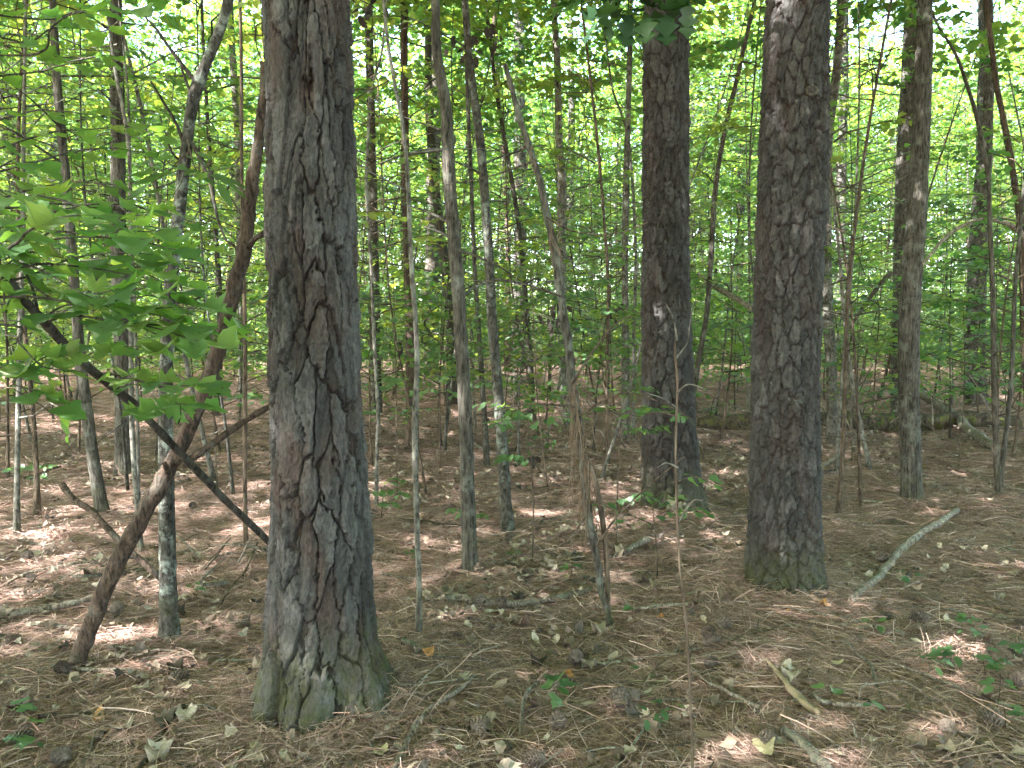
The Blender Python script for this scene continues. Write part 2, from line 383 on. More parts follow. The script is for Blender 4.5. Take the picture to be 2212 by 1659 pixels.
# ------------------------------------------------------------------ scatter for what nobody could count
def scatter(name, pts, rots, scl, idx, sources, label=None):
    """one object of kind stuff whose points carry copies of a few source meshes"""
    c = bpy.data.collections.new(name + '_sources')
    for k, me in enumerate(sources): c.objects.link(bpy.data.objects.new(f'{name}_source{k}', me))
    me = bpy.data.meshes.new(name); me.vertices.add(len(pts)); me.vertices.foreach_set('co', np.asarray(pts, np.float32).ravel())
    a = me.attributes.new('rot', 'FLOAT_VECTOR', 'POINT'); a.data.foreach_set('vector', np.asarray(rots, np.float32).ravel())
    a = me.attributes.new('scl', 'FLOAT', 'POINT'); a.data.foreach_set('value', np.asarray(scl, np.float32))
    a = me.attributes.new('idx', 'INT', 'POINT'); a.data.foreach_set('value', np.asarray(idx, np.int32))
    ng = bpy.data.node_groups.new(name + '_nodes', 'GeometryNodeTree')
    ng.interface.new_socket('Geometry', in_out='INPUT', socket_type='NodeSocketGeometry'); ng.interface.new_socket('Geometry', in_out='OUTPUT', socket_type='NodeSocketGeometry')
    N = ng.nodes; gi = N.new('NodeGroupInput'); go = N.new('NodeGroupOutput')
    ci = N.new('GeometryNodeCollectionInfo'); ci.inputs['Collection'].default_value = c; ci.inputs['Separate Children'].default_value = True; ci.inputs['Reset Children'].default_value = True
    ip = N.new('GeometryNodeInstanceOnPoints'); ip.inputs['Pick Instance'].default_value = True
    def na(n_, ty):
        q = N.new('GeometryNodeInputNamedAttribute'); q.data_type = ty; q.inputs['Name'].default_value = n_
        return [s for s in q.outputs if s.enabled and s.name == 'Attribute'][0]
    er = N.new('FunctionNodeEulerToRotation'); L = ng.links.new
    L(na('rot', 'FLOAT_VECTOR'), er.inputs[0]); L(er.outputs[0], ip.inputs['Rotation'])
    L(na('scl', 'FLOAT'), ip.inputs['Scale']); L(na('idx', 'INT'), ip.inputs['Instance Index'])
    L(gi.outputs[0], ip.inputs['Points']); L(ci.outputs[0], ip.inputs['Instance']); L(ip.outputs[0], go.inputs[0])
    o = link(name, me); md = o.modifiers.new('scatter', 'NODES'); md.node_group = ng
    tag(o, label, None, None, 'stuff'); return o

# ================================================================== THE GROUND
def build_ground():
    na, nr = 420, 400
    rr = np.concatenate(([0.25], 0.6 * (1500 / 0.6) ** (np.linspace(0, 1, nr) ** 1.25)))
    # finer rings where the camera looks
    rr = np.concatenate((np.linspace(.25, 1.4, 14), 1.4 * (14 / 1.4) ** np.linspace(0, 1, 300)[1:], 14 * (400 / 14) ** np.linspace(0, 1, 60)[1:]))
    an = np.linspace(0, 2 * math.pi, na, endpoint=False)
    R, A = np.meshgrid(rr, an, indexing='ij'); X = R * np.cos(A); Y = R * np.sin(A)
    Z = height(X, Y) + 0.006 * fbm(X * 9, Y * 9, 0, 21, 2)
    V = np.stack((X, Y, Z), -1).reshape(-1, 3); n = na
    i = np.arange(len(rr) - 1)[:, None] * n; j = np.arange(n)[None]; k = (j + 1) % n
    Q = np.stack((i + j, i + n + j, i + n + k, i + k), -1).reshape(-1, 4)
    V = np.concatenate((V, [[0, 0, float(height(0, 0))]])); jj = np.arange(n)
    T = np.stack((jj, (jj + 1) % n, np.full(n, len(V) - 1)), -1)
    mb = MB(); mb.add(V, Q, T)
    o = link('forest_ground', mb.mesh('forest_ground', M['ground'])); tag(o, None, None, None, 'structure')
build_ground()

def litter():
    rng = np.random.default_rng(11)
    src = []
    for s in range(7):
        mb = MB(); base = rng.uniform(0, math.pi)
        for k in range(34):
            L = rng.uniform(.11, .21); a = base + rng.normal(0, .75) if s < 5 else rng.uniform(0, 6.28)
            c = np.array((*rng.normal(0, .085, 2), 0)); bend = rng.normal(0, .35); tt = np.linspace(-.5, .5, 4)
            aa = a + bend * tt
            P = c + np.stack((np.cos(aa) * tt * L, np.sin(aa) * tt * L, np.zeros(4)), -1)
            tilt = rng.normal(0, .10); P[:, 2] = rng.uniform(.002, .022) + tilt * tt * L + .004 * (1 - 4 * tt ** 2)
            w = rng.uniform(.0006, .0011); side = np.stack((-np.sin(aa), np.cos(aa), np.full(4, rng.normal(0, .5))), -1) * w
            V = np.concatenate((P - side, P + side)); Q = [(i, i + 1, i + 5, i + 4) for i in range(3)]
            mb.add(V, Q, None, rng.random())
        src.append(mb.mesh('needle_tuft', M['litter'], smooth=False))
    # more tufts close by, wider and fewer far away
    P, S = [], []
    def ring(r0, r1, per, s):
        n = int(.5 * 1.5 * (r1 * r1 - r0 * r0) * per); r = np.sqrt(rng.uniform(r0 * r0, r1 * r1, n)); a = rng.uniform(-.75, .75, n)
        x, y = r * np.sin(a), r * np.cos(a)
        keep = (noise3(x / .5, y / .5, 0, 31) + .5 * noise3(x / .16, y / .16, 0, 32) + rng.uniform(-.5, .8, n)) > -.36
        P.append(np.stack((x, y, height(x, y)), -1)[keep]); S.append(np.full(keep.sum(), s) * rng.uniform(.8, 1.2, keep.sum()))
    ring(1.2, 3.5, 340, .92); ring(3.5, 7, 210, .98); ring(7, 13, 80, 1.25); ring(13, 26, 26, 1.7)
    for bx, by, R in ((690, 1522, .27), (1457, 1107, .28), (1692, 1288, .25), (367, 1388, .06), (1016, 1238, .07), (1970, 1080, .11)):      # needles heaped against the trunks
        g = ground(bx, by); k = int(420 * R + 20); a = rng.uniform(0, 6.28, k); r = R + np.abs(rng.normal(0, .09, k)); x, y = g[0] + r * np.cos(a), g[1] + r * np.sin(a)
        P.append(np.stack((x, y, height(x, y) + rng.uniform(.0, .05, k) * np.exp(-(r - R) / .1)), -1)); S.append(rng.uniform(.7, 1., k))
    P = np.concatenate(P); S = np.concatenate(S); n = len(P)
    tl = np.where(rng.random(n) < .15, .2, .08); rot = np.stack((rng.normal(0, 1, n) * tl, rng.normal(0, 1, n) * tl, rng.uniform(0, 6.283, n)), -1)
    scatter('pine_needle_litter', P, rot, S, rng.integers(0, 7, n), src, 'brown fallen pine needles matted over the forest floor')
    # small broken twigs too many to count
    tw = []
    for s in range(4):
        mb = MB()
        for k in range(3):
            L = rng.uniform(.05, .2); a = rng.uniform(0, 6.28); c = np.array((*rng.normal(0, .12, 2), .018)); tt = np.linspace(-.5, .5, 4)
            Q_ = c + np.stack((np.cos(a) * tt * L, np.sin(a) * tt * L, rng.uniform(-.05, .12) * tt * L), -1) + rng.normal(0, .004, (4, 3)); Q_[:, 2] = np.maximum(Q_[:, 2], .008)
            V, Q, T = tube(Q_, np.linspace(rng.uniform(.002, .004), .0012, 4), 5); mb.add(V, Q, T, rng.random())
        tw.append(mb.mesh('twig_bits', M['twig']))
    n = 2600; r = np.sqrt(rng.uniform(2.0, 150, n)); a = rng.uniform(-.75, .75, n); x, y = r * np.sin(a), r * np.cos(a)
    scatter('twig_litter', np.stack((x, y, height(x, y)), -1), np.stack((np.zeros(n), np.zeros(n), rng.uniform(0, 6.28, n)), -1), rng.uniform(.7, 1.3, n), rng.integers(0, 4, n), tw, 'small broken twigs mixed in the needle litter')
    # the mass of smaller dead leaves
    kinds = [shaped('oak', .1, .1, .25, .12, 1), shaped('oval', .3, .1, .4, .1, 2), shaped('star', .15, .2, .3, .15, 3), shaped('oval', -.2, .2, .15, .2, 4), shaped('maple', .2, .2, .35, .2, 5)]
    mb = MB(); n = 17000; r = np.sqrt(rng.uniform(2.2, 170, n)); a = rng.uniform(-.74, .74, n); x, y = r * np.sin(a), r * np.cos(a)
    dens = noise3(x / .8, y / .8, 0, 55) + .6 * noise3(x / .25, y / .25, 0, 56) + rng.uniform(-.5, .5, n) > -.05; x, y = x[dens], y[dens]; n = len(x)
    ph = rng.uniform(0, 6.28, n)
    stamp(mb, kinds, np.stack((x, y, height(x, y) + rng.uniform(.036, .066, n)), -1), np.stack((np.cos(ph), np.sin(ph), rng.normal(0, .15, n)), -1), up_normals(n, rng, .28), rng.uniform(.025, .068, n), rng)
    o = link('leaf_litter', mb.mesh('leaf_litter', M['deadleaf'], smooth=False)); tag(o, 'small dry dead leaves scattered through the pine needles', None, None, 'stuff')
litter()

# ================================================================== TREES
def pine_relief(th, z, R, seed, cw=.062, ch=.2, dpt=1.0):
    """radial relief of plated pine bark: returns displacement, plate id, crack depth, flake id"""
    nu = max(8, int(round(2 * math.pi * R / cw)))
    u = th / (2 * math.pi) * nu
    cx, cy = np.cos(th) * R, np.sin(th) * R
    rag = noise3(cx * 60, cy * 60, z * 26, seed + 11) * .16 + noise3(cx * 150, cy * 150, z * 70, seed + 12) * .10
    u = u + .38 * noise3(cx * 8, cy * 8, z * 2.6, seed) + .13 * noise3(cx * 28, cy * 28, z * 9, seed + 1) + rag * .75
    v = z / ch + .5 * noise3(cx * 14, cy * 14, z * 4, seed + 2) + .10 * noise3(cx * 50, cy * 50, z * 24, seed + 3) + rag * .6
    def cells(u, v, nu, sd, jx=.85, jy=.95):
        iu, iv = np.floor(u), np.floor(v)
        F1 = np.full(u.shape, 9.); F2 = np.full(u.shape, 9.); ID = np.zeros(u.shape); DY = np.zeros(u.shape); DX = np.zeros(u.shape)
        for a in (-1, 0, 1):
            for b in (-1, 0, 1):
                gu, gv = iu + a, iv + b; wu = np.mod(gu, nu); z0 = np.zeros_like(wu)
                px_ = gu + .5 + (_h(wu, gv, z0, sd) - .5) * jx; py_ = gv + .5 + (_h(wu, gv, z0 + 1, sd) - .5) * jy
                d = np.abs(u - px_) * .8 + np.maximum(np.abs(u - px_), np.abs(v - py_)) * .5 + np.abs(v - py_) * .5
                m = d < F1
                F2 = np.where(m, F1, np.minimum(F2, d)); ID = np.where(m, _h(wu, gv, z0 + 2, sd), ID); DY = np.where(m, v - py_, DY); DX = np.where(m, u - px_, DX); F1 = np.where(m, d, F1)
        return F2 - F1, ID, DX, DY
    e, pid, dx, dy = cells(u, v, nu, seed + 5)
    wid = .07 + .15 * (noise3(cx * 6, cy * 6, z * 2.2, seed + 13) * .5 + .5)
    plate = sstep(.0, wid, e)
    e2, fid, dx2, dy2 = cells(u * 1.7 + 3, v * 2.3, int(nu * 1.7), seed + 6)
    e3, gid, dx3, dy3 = cells(u * 3.6 + 9, v * 5.2, int(nu * 3.6), seed + 7)
    big = noise3(cx * 5, cy * 5, z * 1.3, seed + 8)
    # thin scales one over another: every scale is a step with a ragged edge, its lower lip standing out
    lay = .0075 * fid * sstep(0, .035, e2) + .0050 * gid * sstep(0, .06, e3) - .0035 * dy2 - .004 * dy - .0012 * dx3
    fur = np.abs(noise3(cx * 34, cy * 34, z * 4.5, seed + 21)) ** .7                      # fine upright splits inside the plates
    disp = .0205 * dpt * plate * (.7 + .5 * pid) + (.3 + .7 * plate) * (lay * 1.3 + .0028 * dpt * (fur - .5)) + .005 * big
    disp = disp + .0030 * fbm(cx * 75, cy * 75, z * 40, seed + 9, 3) * (.5 + .5 * plate)
    return disp - .021 * dpt, pid, plate * sstep(.0, .3, fur + .12), fid * .6 + gid * .4

def ridge_relief(th, z, R, seed, amp):
    cx, cy = np.cos(th) * R, np.sin(th) * R
    w = noise3(cx * 20, cy * 20, z * 5, seed) * .012
    r1 = 1 - np.abs(noise3((cx + w) * 55, (cy + w) * 55, z * 8, seed + 1)) * 2
    r2 = fbm(cx * 90, cy * 90, z * 35, seed + 2, 2)
    return amp * (r1 * .8 + r2 * .35) + R * .10 * noise3(cx * 6 / max(R, .03) * .1, cy * 6 / max(R, .03) * .1, z * 1.6, seed + 4)

def trunk_mesh(name, pts, mat, H, detail, seed, dz=.02, nang=16, amp=.003, flare=0.0, ybend=0.0, depth_y=None, cell=(.062, .2, 1.0)):
    """pts = [(px, py, width)] from the ground up, on the upright plane through the base. Returns mesh, base point, centre-line function"""
    b = ground(pts[0][0], pts[0][1]) if depth_y is None else onplane(pts[0][0], pts[0][1], depth_y)
    Y = b[1]
    C_, R_ = [], []; kw = {'plate': .965, 'ridge': .90, 'plain': .88}[detail]
    for (x, y, w) in pts:
        w = w * kw; p = onplane(x, y, Y); C_.append(p); R_.append(.5 * w * depth_of(p) / FPX)
    C_ = np.array(C_); R_ = np.array(R_)
    z = C_[:, 2]; order = np.argsort(z); C_, R_, z = C_[order], R_[order], z[order]
    base = np.array((C_[0][0], Y, float(height(C_[0][0], Y))))
    ztop = z[-1]
    zz = np.concatenate((np.arange(-.12, ztop + .25, dz) + 0.0, np.arange(ztop + .25 + dz, max(H, ztop + .6), .35)))
    k = min(3, len(z) - 1); sl = (C_[-1][0] - C_[-1 - k][0]) / (z[-1] - z[-1 - k] + 1e-6)
    Hh = max(H, ztop + .6)
    zi = np.concatenate(([-.3], z, [Hh])); xi = np.concatenate(([C_[0][0]], C_[:, 0], [C_[-1][0] + sl * .6 * (Hh - ztop)])); ri = np.concatenate(([R_[0]], R_, [R_[-1] * .4]))
    xs = np.interp(zz, zi, xi); rs = np.interp(zz, zi, ri)
    nd = int((ztop + .37) / dz)
    def sm(a, wlen):
        w_ = max(3, int(wlen / dz) | 1); pad = np.pad(a[:nd], w_ // 2, mode='edge'); a = a.copy(); a[:nd] = np.convolve(pad, np.ones(w_) / w_, 'valid')[:nd]; return a
    xs, rs = sm(xs, .25), sm(rs, .12)
    ys = Y + ybend * np.sin(zz * 1.1 + seed) + .012 * np.sin(zz * 3.1 + seed * 2)
    th = np.linspace(0, 2 * math.pi, nang, endpoint=False)
    TH, Z = np.meshgrid(th, zz); Rr = np.repeat(rs[:, None], nang, 1)
    R0 = float(np.median(R_)); attrs = {}
    if detail == 'plate':
        d, pid, dep, fid = pine_relief(TH, Z, R0, seed, *cell); Rr = Rr + d; attrs = {'pid': pid.ravel(), 'dep': dep.ravel(), 'flk': fid.ravel()}
    elif detail == 'ridge':
        Rr = Rr + ridge_relief(TH, Z, R0, seed, amp)
    else:
        Rr = Rr * (1 + .10 * noise3(np.cos(TH), np.sin(TH), Z * 2.5, seed))
    if flare:
        Rr = Rr * (1 + flare * np.exp(-np.maximum(Z, 0) / .17) * (noise3(np.cos(TH) * 2.6, np.sin(TH) * 2.6, Z * .8, seed + 40) - .12))
    X = xs[:, None] + np.cos(TH) * Rr; Yv = ys[:, None] + np.sin(TH) * Rr
    V = np.stack((X, Yv, Z + base[2] * 0), -1).reshape(-1, 3); n = nang
    i = np.arange(len(zz) - 1)[:, None] * n; j = np.arange(n)[None]; k2 = (j + 1) % n
    Q = np.stack((i + j, i + k2, i + n + k2, i + n + j), -1).reshape(-1, 4)
    V = np.concatenate((V, [[xs[-1], ys[-1], zz[-1]]])); jj = np.arange(n); o_ = (len(zz) - 1) * n
    T = np.stack((o_ + jj, o_ + (jj + 1) % n, np.full(n, len(V) - 1)), -1)
    for kk in attrs: attrs[kk] = np.append(attrs[kk], .5)
    mb = MB(); mb.add(V, Q, T)
    base[2] = 0.0
    me = mb.mesh('trunk', mat, base, True, attrs)
    cl = lambda zq: np.array((float(np.interp(zq, zz, xs)), float(np.interp(zq, zz, ys)), zq))
    rl = lambda zq: float(np.interp(zq, zz, rs))
    return me, base, cl, rl

# --- crowns: tiers of leafy sprays, and high pine tufts
def gen_crown(seed, H, z0, R, nb, leaf, kinds, mat, leafsz=(.07, .11), tier=.9, stemfn=None, tierjit=.35):
    rng = np.random.default_rng(seed); wood = MB(); P, D, N, S = [], [], [], []
    az = rng.uniform(0, 6.28)
    for b in range(nb):
        t = (b + rng.uniform(0, .8)) / nb; z = z0 + (H - z0) * t; az += 2.4 + rng.normal(0, .4)
        L = R * (.45 + .75 * math.sin(math.pi * min(1, .25 + .75 * t) ** 1.1)) * rng.uniform(.6, 1.15)
        el = rng.uniform(.15, .75) if t < .8 else rng.uniform(.6, 1.1)
        k = 6; s = np.linspace(0, 1, k); d = np.array((math.cos(az), math.sin(az)))
        wig = rng.normal(0, .06, (k, 2)).cumsum(0) * L
        cx = stemfn(z) if stemfn else np.zeros(2)
        B = np.stack((cx[0] + d[0] * s * L * math.cos(el) + wig[:, 0], cx[1] + d[1] * s * L * math.cos(el) + wig[:, 1], z + L * math.sin(el) * (s - .42 * s * s * tier * 1.5)), -1)
        r0 = .004 + .006 * L
        V, Q, T = tube(B, np.linspace(r0, .0025, k), 4, cap=False); wood.add(V, Q, None, .5)
        nt = max(3, int(L / .16))
        for q in range(nt):
            f = .22 + .78 * (q + rng.uniform(0, .9)) / nt; f = min(f, 1); i0 = min(int(f * (k - 1)), k - 2); ff = f * (k - 1) - i0
            p0 = B[i0] * (1 - ff) + B[i0 + 1] * ff; bd = B[i0 + 1] - B[i0]; a0 = math.atan2(bd[1], bd[0])
            a1 = a0 + (1 if q % 2 else -1) * rng.uniform(.4, 1.2); l2 = L * rng.uniform(.22, .45) * (1.1 - .5 * f) + .12
            if q == nt - 1: a1 = a0 + rng.normal(0, .2)
            m = max(3, int(l2 / .062)); ss = (np.arange(m) + .6) / m
            dz = rng.normal(.05, .16)
            tip = np.array((math.cos(a1), math.sin(a1), dz)) * l2
            if q % 2 == 0:
                V, Q, T = tube(np.array((p0, p0 + tip * .5 + (0, 0, .01), p0 + tip)), (.003, .0022, .0014), 3, cap=False); wood.add(V, Q, None, .5)
            pp = p0 + ss[:, None] * tip + rng.normal(0, .025, (m, 3))
            la = a1 + np.where(np.arange(m) % 2, 1, -1) * rng.uniform(.3, 1.2, m)
            P.append(pp); D.append(np.stack((np.cos(la), np.sin(la), rng.normal(-.12, .25, m)), -1)); N.append(up_normals(m, rng, tierjit)); S.append(rng.uniform(*leafsz, m))
    P, D, N, S = (np.concatenate(a) for a in (P, D, N, S))
    mb = MB(); stamp(mb, kinds, P, D, N, S * leaf, rng)
    return mb.mesh('crown', mat, smooth=False), wood

farK = [shaped('far', .2, .2), shaped('far', .1, .3), shaped('mid', .2, .25)]
midK = [shaped('mid', .2, .25), shaped('star', .18, .25), shaped('maple', .2, .3)]

def gen_tree(seed, H, z0, R, nb, r0, leaf, kinds, barkmat, leafmat, lean=0.0, ntw=10):
    rng = np.random.default_rng(seed + 900)
    zs = np.linspace(-.1, H, 22); wx = lean * zs + .10 * np.sin(zs * rng.uniform(.5, 1.1) + rng.uniform(0, 6)) * np.clip(zs, 0, 2) * .5; wy = .10 * np.sin(zs * rng.uniform(.5, 1.1) + rng.uniform(0, 6)) * np.clip(zs, 0, 2) * .5
    stem = np.stack((wx, wy, zs), -1); rr = r0 * (1 - .82 * (np.clip(zs, 0, H) / H) ** .9) * (1 + .5 * np.exp(-np.maximum(zs, 0) / .12))
    crown, wood = gen_crown(seed, H, z0, R, nb, leaf, kinds, leafmat, stemfn=lambda z: np.array((np.interp(z, zs, wx), np.interp(z, zs, wy))))
    for q in range(ntw):
        z = rng.uniform(.12, .8) * min(H, 5.5); a = rng.uniform(0, 6.28); L = rng.uniform(.3, 1.0) * min(1, H / 5); p = np.array((np.interp(z, zs, wx), np.interp(z, zs, wy), z)); d = np.array((math.cos(a), math.sin(a), rng.uniform(-.25, .6)))
        pts = np.array([p, p + d * L * .4 + rng.normal(0, .03, 3), p + d * L * .75 + rng.normal(0, .05, 3), p + d * L + rng.normal(0, .06, 3)]); Vb, Qb, _ = tube(pts, (.007, .005, .0035, .002), 4, cap=False); wood.add(Vb, Qb, None, .5)
    V, Q, T = tube(stem, rr, 9, .25, seed); wood.add(V, Q, T, .5)
    return wood.mesh('trunk', barkmat), crown

def gen_pine_crown(seed, z0, H, R):
    rng = np.random.default_rng(seed); mb = MB()
    V_ = np.array(((0, 0, 0), (.035, .5, .03), (0, 1, -.05), (-.035, .5, .03)), float); T_ = np.array(((0, 1, 2), (0, 2, 3)))
    P, D, S = [], [], []
    for b in range(34):
        z = rng.uniform(z0, H); az = rng.uniform(0, 6.28); L = R * (1 - .75 * (z - z0) / (H - z0)) * rng.uniform(.6, 1.1)
        for q in range(int(14)):
            f = rng.uniform(.3, 1); c = np.array((math.cos(az) * L * f, math.sin(az) * L * f, z + .4 * f)) + rng.normal(0, .28, 3)
            d = rng.normal(0, 1, (14, 3)); P.append(c + d * .03); D.append(d); S.append(np.full(14, .24))
    P, D, S = np.concatenate(P), np.concatenate(D), np.concatenate(S)
    stamp(mb, [(V_, T_)], P, D, rng.normal(0, 1, P.shape), S, rng)
    return mb.mesh('crown', M['needle_green'], smooth=False)

PINE_CROWNS = [gen_pine_crown(s, 0, 8, 3.4) for s in (1, 2)]
HIGH_CROWNS = [gen_crown(s, 5.5, 0, 2.0, 20, 1.1, midK, M['wood'])[0] for s in (41, 42)]

def branch_part(root, base, p0, pts, r0, r1, mat, name='branch', label=None, n=6, k=5):
    """a limb from world point p0 through world points"""
    L = smooth_line([p0] + list(pts), k); V, Q, T = tube(L, np.linspace(r0, r1, len(L)), n, .15)
    mb = MB(); mb.add(V, Q, T, .4); o = link(name, mb.mesh(name, mat, base), root)
    if label: o['label'] = label
    return o

def dead_limbs(root, base, cl, rl, rng, zs, n, mat, lmax=.9):
    for q in range(n):
        z = rng.uniform(*zs); p = cl(z); a = rng.uniform(0, 6.28); L = rng.uniform(.25, lmax); up = rng.uniform(-.2, .7)
        d = np.array((math.cos(a), math.sin(a), up)); side = np.array((-math.sin(a), math.cos(a), 0))
        pts = [p + d * L * f + side * L * rng.normal(0, .12) * f + np.array((0, 0, -.15 * L * f * f)) for f in (.35, .7, 1)]
        branch_part(root, base, p, pts, min(.012, rl(z) * .35), .002, mat, n=5, k=3)

SPEC_XY = []
def spec_tree(name, pts, label, cat, mat, H, detail, seed, dz, nang, amp=.003, flare=0., crown='high', cz=4.2, limbs=5, group='trees standing in the wood', lz=(1.6, 5.0), ybend=0.02, cell=(.062, .2, 1.0)):
    me, base, cl, rl = trunk_mesh(name, pts, mat, H, detail, seed, dz, nang, amp, flare, ybend, None, cell)
    root = thing(name, label, cat, base, group); link('trunk', me, root); SPEC_XY.append((base[0], base[1], name))
    rng = np.random.default_rng(seed)
    if crown == 'pine':
        c = cl(12.0) - base; link('crown', PINE_CROWNS[seed % 2], root, (c[0], c[1], 12.0), (0, 0, seed))['kind'] = 'stuff'
        for q in range(4):
            z = rng.uniform(12, 17); p = cl(z); a = rng.uniform(0, 6.28); d = np.array((math.cos(a), math.sin(a), .2)); branch_part(root, base, p, [p + d * 1.3, p + d * 2.6], .05, .012, mat, 'limb')
    elif crown == 'high':
        c = cl(cz) - base; link('crown', HIGH_CROWNS[seed % 2], root, (c[0], c[1], cz), (0, 0, seed * 1.3), rng.uniform(.8, 1.05))['kind'] = 'stuff'
    if limbs and mat: dead_limbs(root, base, cl, rl, rng, lz, limbs, mat)
    return root, base, cl, rl

# the three big pines
A = spec_tree('pine_tree', [(690, 1522, 322), (690, 1470, 276), (692, 1400, 246), (693, 1300, 232), (692, 1100, 206), (684, 900, 193), (680, 700, 190), (674, 500, 189), (670, 300, 186), (664, 100, 182), (659, 0, 178)],
              'biggest pine with thick plated bark and mossy foot, in front on the left', 'pine tree', M['pine'], 20, 'plate', 3, .0046, 340, flare=.38, crown='pine', limbs=0, group='big pines', ybend=0, cell=(.062, .26, 1.4))
Bp = spec_tree('pine_tree', [(1457, 1107, 152), (1454, 1070, 134), (1448, 1000, 122), (1444, 900, 114), (1440, 700, 104), (1438, 500, 100), (1437, 300, 99), (1438, 100, 97), (1440, 0, 92)],
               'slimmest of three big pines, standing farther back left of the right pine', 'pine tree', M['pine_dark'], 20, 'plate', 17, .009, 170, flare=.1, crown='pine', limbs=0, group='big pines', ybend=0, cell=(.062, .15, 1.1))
Cp = spec_tree('pine_tree', [(1692, 1288, 192), (1692, 1250, 170), (1692, 1180, 156), (1693, 1100, 150), (1695, 900, 140), (1702, 700, 139), (1707, 500, 140), (1713, 300, 139), (1719, 100, 134), (1725, 0, 129)],
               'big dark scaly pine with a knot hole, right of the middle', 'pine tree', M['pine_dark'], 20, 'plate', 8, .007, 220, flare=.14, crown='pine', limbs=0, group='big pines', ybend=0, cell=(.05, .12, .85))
# knot on the right pine
def knot():
    root, base, cl, rl = Cp; c = at(1733, 212, 4.05); c[1] = base[1] - rl(c[2]) - .004; mb = MB(); n = 18
    a = np.linspace(0, 2 * math.pi, n, endpoint=False); rings = [(.034, -.03), (.032, .012), (.022, .020), (.013, .006), (.004, -.012)]
    V = np.concatenate([np.stack((c[0] + np.cos(a) * r * (1.15 + .12 * np.sin(a * 3 + i)), np.full(n, c[1] - o_), c[2] + np.sin(a) * r * .8), -1) for i, (r, o_) in enumerate(rings)])
    i = np.arange(len(rings) - 1)[:, None] * n; j = np.arange(n)[None]; k = (j + 1) % n
    mb.add(V, np.stack((i + j, i + k, i + n + k, i + n + j), -1).reshape(-1, 4)); link('knot', mb.mesh('knot', M['dark'], base), root)
knot()

ST = spec_tree
F_ = ST('oak_tree', [(1970, 1080, 52), (1969, 1040, 46), (1966, 900, 45), (1963, 700, 46), (1969, 553, 45), (1980, 400, 42), (1990, 267, 40), (1996, 100, 38), (1997, 0, 30)], 'straight oak with finely ridged grey brown bark, right of the right pine', 'oak tree', M['oak'], 11, 'ridge', 21, .010, 88, .006, .1, limbs=4, lz=(3.2, 6))
G_ = ST('pine_tree', [(1940, 905, 34), (1941, 750, 33), (1946, 600, 34), (1953, 400, 36), (1960, 250, 34), (1968, 60, 32), (1970, 0, 32)], 'grey pine half hidden behind the ridged oak', 'pine tree', M['farpine'], 20, 'ridge', 22, .03, 36, .012, .05, 'pine', limbs=0)
E_ = ST('oak_tree', [(1798, 968, 28), (1796, 900, 25), (1794, 800, 24), (1789, 700, 24), (1786, 560, 24), (1784, 450, 23), (1785, 350, 22), (1794, 267, 20), (1807, 167, 19), (1813, 60, 18), (1816, 0, 18)], 'slender pale oak with a bend, just right of the right pine', 'oak tree', M['pale'], 11, 'ridge', 23, .02, 32, .004, .1, limbs=3, lz=(4, 6.5))
I_ = ST('pine_tree', [(2106, 876, 52), (2106, 800, 46), (2109, 650, 42), (2116, 500, 38), (2124, 350, 34), (2128, 200, 32), (2130, 0, 30)], 'dark pine far back near the right border, ferny brush at its foot', 'pine tree', M['farpine'], 22, 'ridge', 24, .04, 36, .012, .1, 'pine', limbs=0)
J_ = ST('sapling', [(2156, 1066, 16), (2154, 930, 13), (2148, 760, 12), (2144, 560, 12), (2138, 380, 10), (2110, 255, 10), (2060, 112, 8), (2014, 48, 7)], 'arching dark sapling at right whose top bows left towards the ridged oak', 'sapling', M['dark'], 2.5, 'plain', 25, .04, 14, crown=None, limbs=4, lz=(1, 2.6))
J2 = ST('sapling', [(2162, 1060, 13), (2176, 940, 11), (2188, 780, 10), (2194, 640, 9), (2205, 470, 8), (2215, 300, 8)], 'thin sapling rising beside the foot of the arching dark sapling', 'sapling', M['oak'], 6, 'plain', 26, .05, 12, crown=None, limbs=4, lz=(1, 2.6))
K_ = ST('gum_tree', [(2228, 980, 19), (2217, 800, 17), (2202, 480, 15), (2182, 330, 14), (2168, 260, 13), (2152, 190, 12), (2138, 60, 11), (2132, 0, 11)], 'left leaning slim trunk at the right border of the view', 'gum tree', M['brown'], 10, 'ridge', 27, .03, 20, .004, limbs=3)
L1 = ST('sapling', [(905, 1372, 19), (906, 1280, 15), (901, 1150, 14), (897, 1000, 14), (897, 880, 16), (902, 820, 13), (904, 760, 13), (896, 640, 12), (889, 550, 11), (883, 400, 11), (876, 300, 10), (861, 220, 10), (844, 140, 9), (833, 60, 8), (828, 0, 8)], 'thin whitish lichen covered sapling just right of the biggest pine', 'sapling', M['pale'], 7, 'plain', 28, .02, 12, crown='high', cz=3.6, limbs=6, lz=(1.8, 3.2))
L2 = ST('oak_tree', [(1017, 1238, 50), (1014, 1190, 36), (1010, 1050, 32), (1006, 900, 31), (998, 760, 30), (991, 650, 30), (984, 550, 29), (973, 430, 28), (966, 300, 27), (964, 230, 25), (956, 180, 24), (944, 130, 22), (940, 60, 20), (941, 0, 18)], 'young oak with rough grey bark and mossy foot, centre left of view', 'oak tree', M['oak'], 9, 'ridge', 29, .010, 36, .005, .1, limbs=6, lz=(1.6, 3.4))
L3 = ST('oak_tree', [(1096, 1142, 36), (1092, 1080, 27), (1084, 950, 26), (1075, 840, 24), (1063, 700, 24), (1057, 560, 23), (1050, 470, 20), (1040, 330, 20), (1030, 250, 18), (1020, 180, 17), (1012, 120, 16), (1004, 0, 15)], 'grey lichened young oak leaning left beside the rough young oak', 'oak tree', M['lichen'], 9, 'ridge', 30, .014, 30, .004, .1, limbs=5, lz=(1.6, 4))
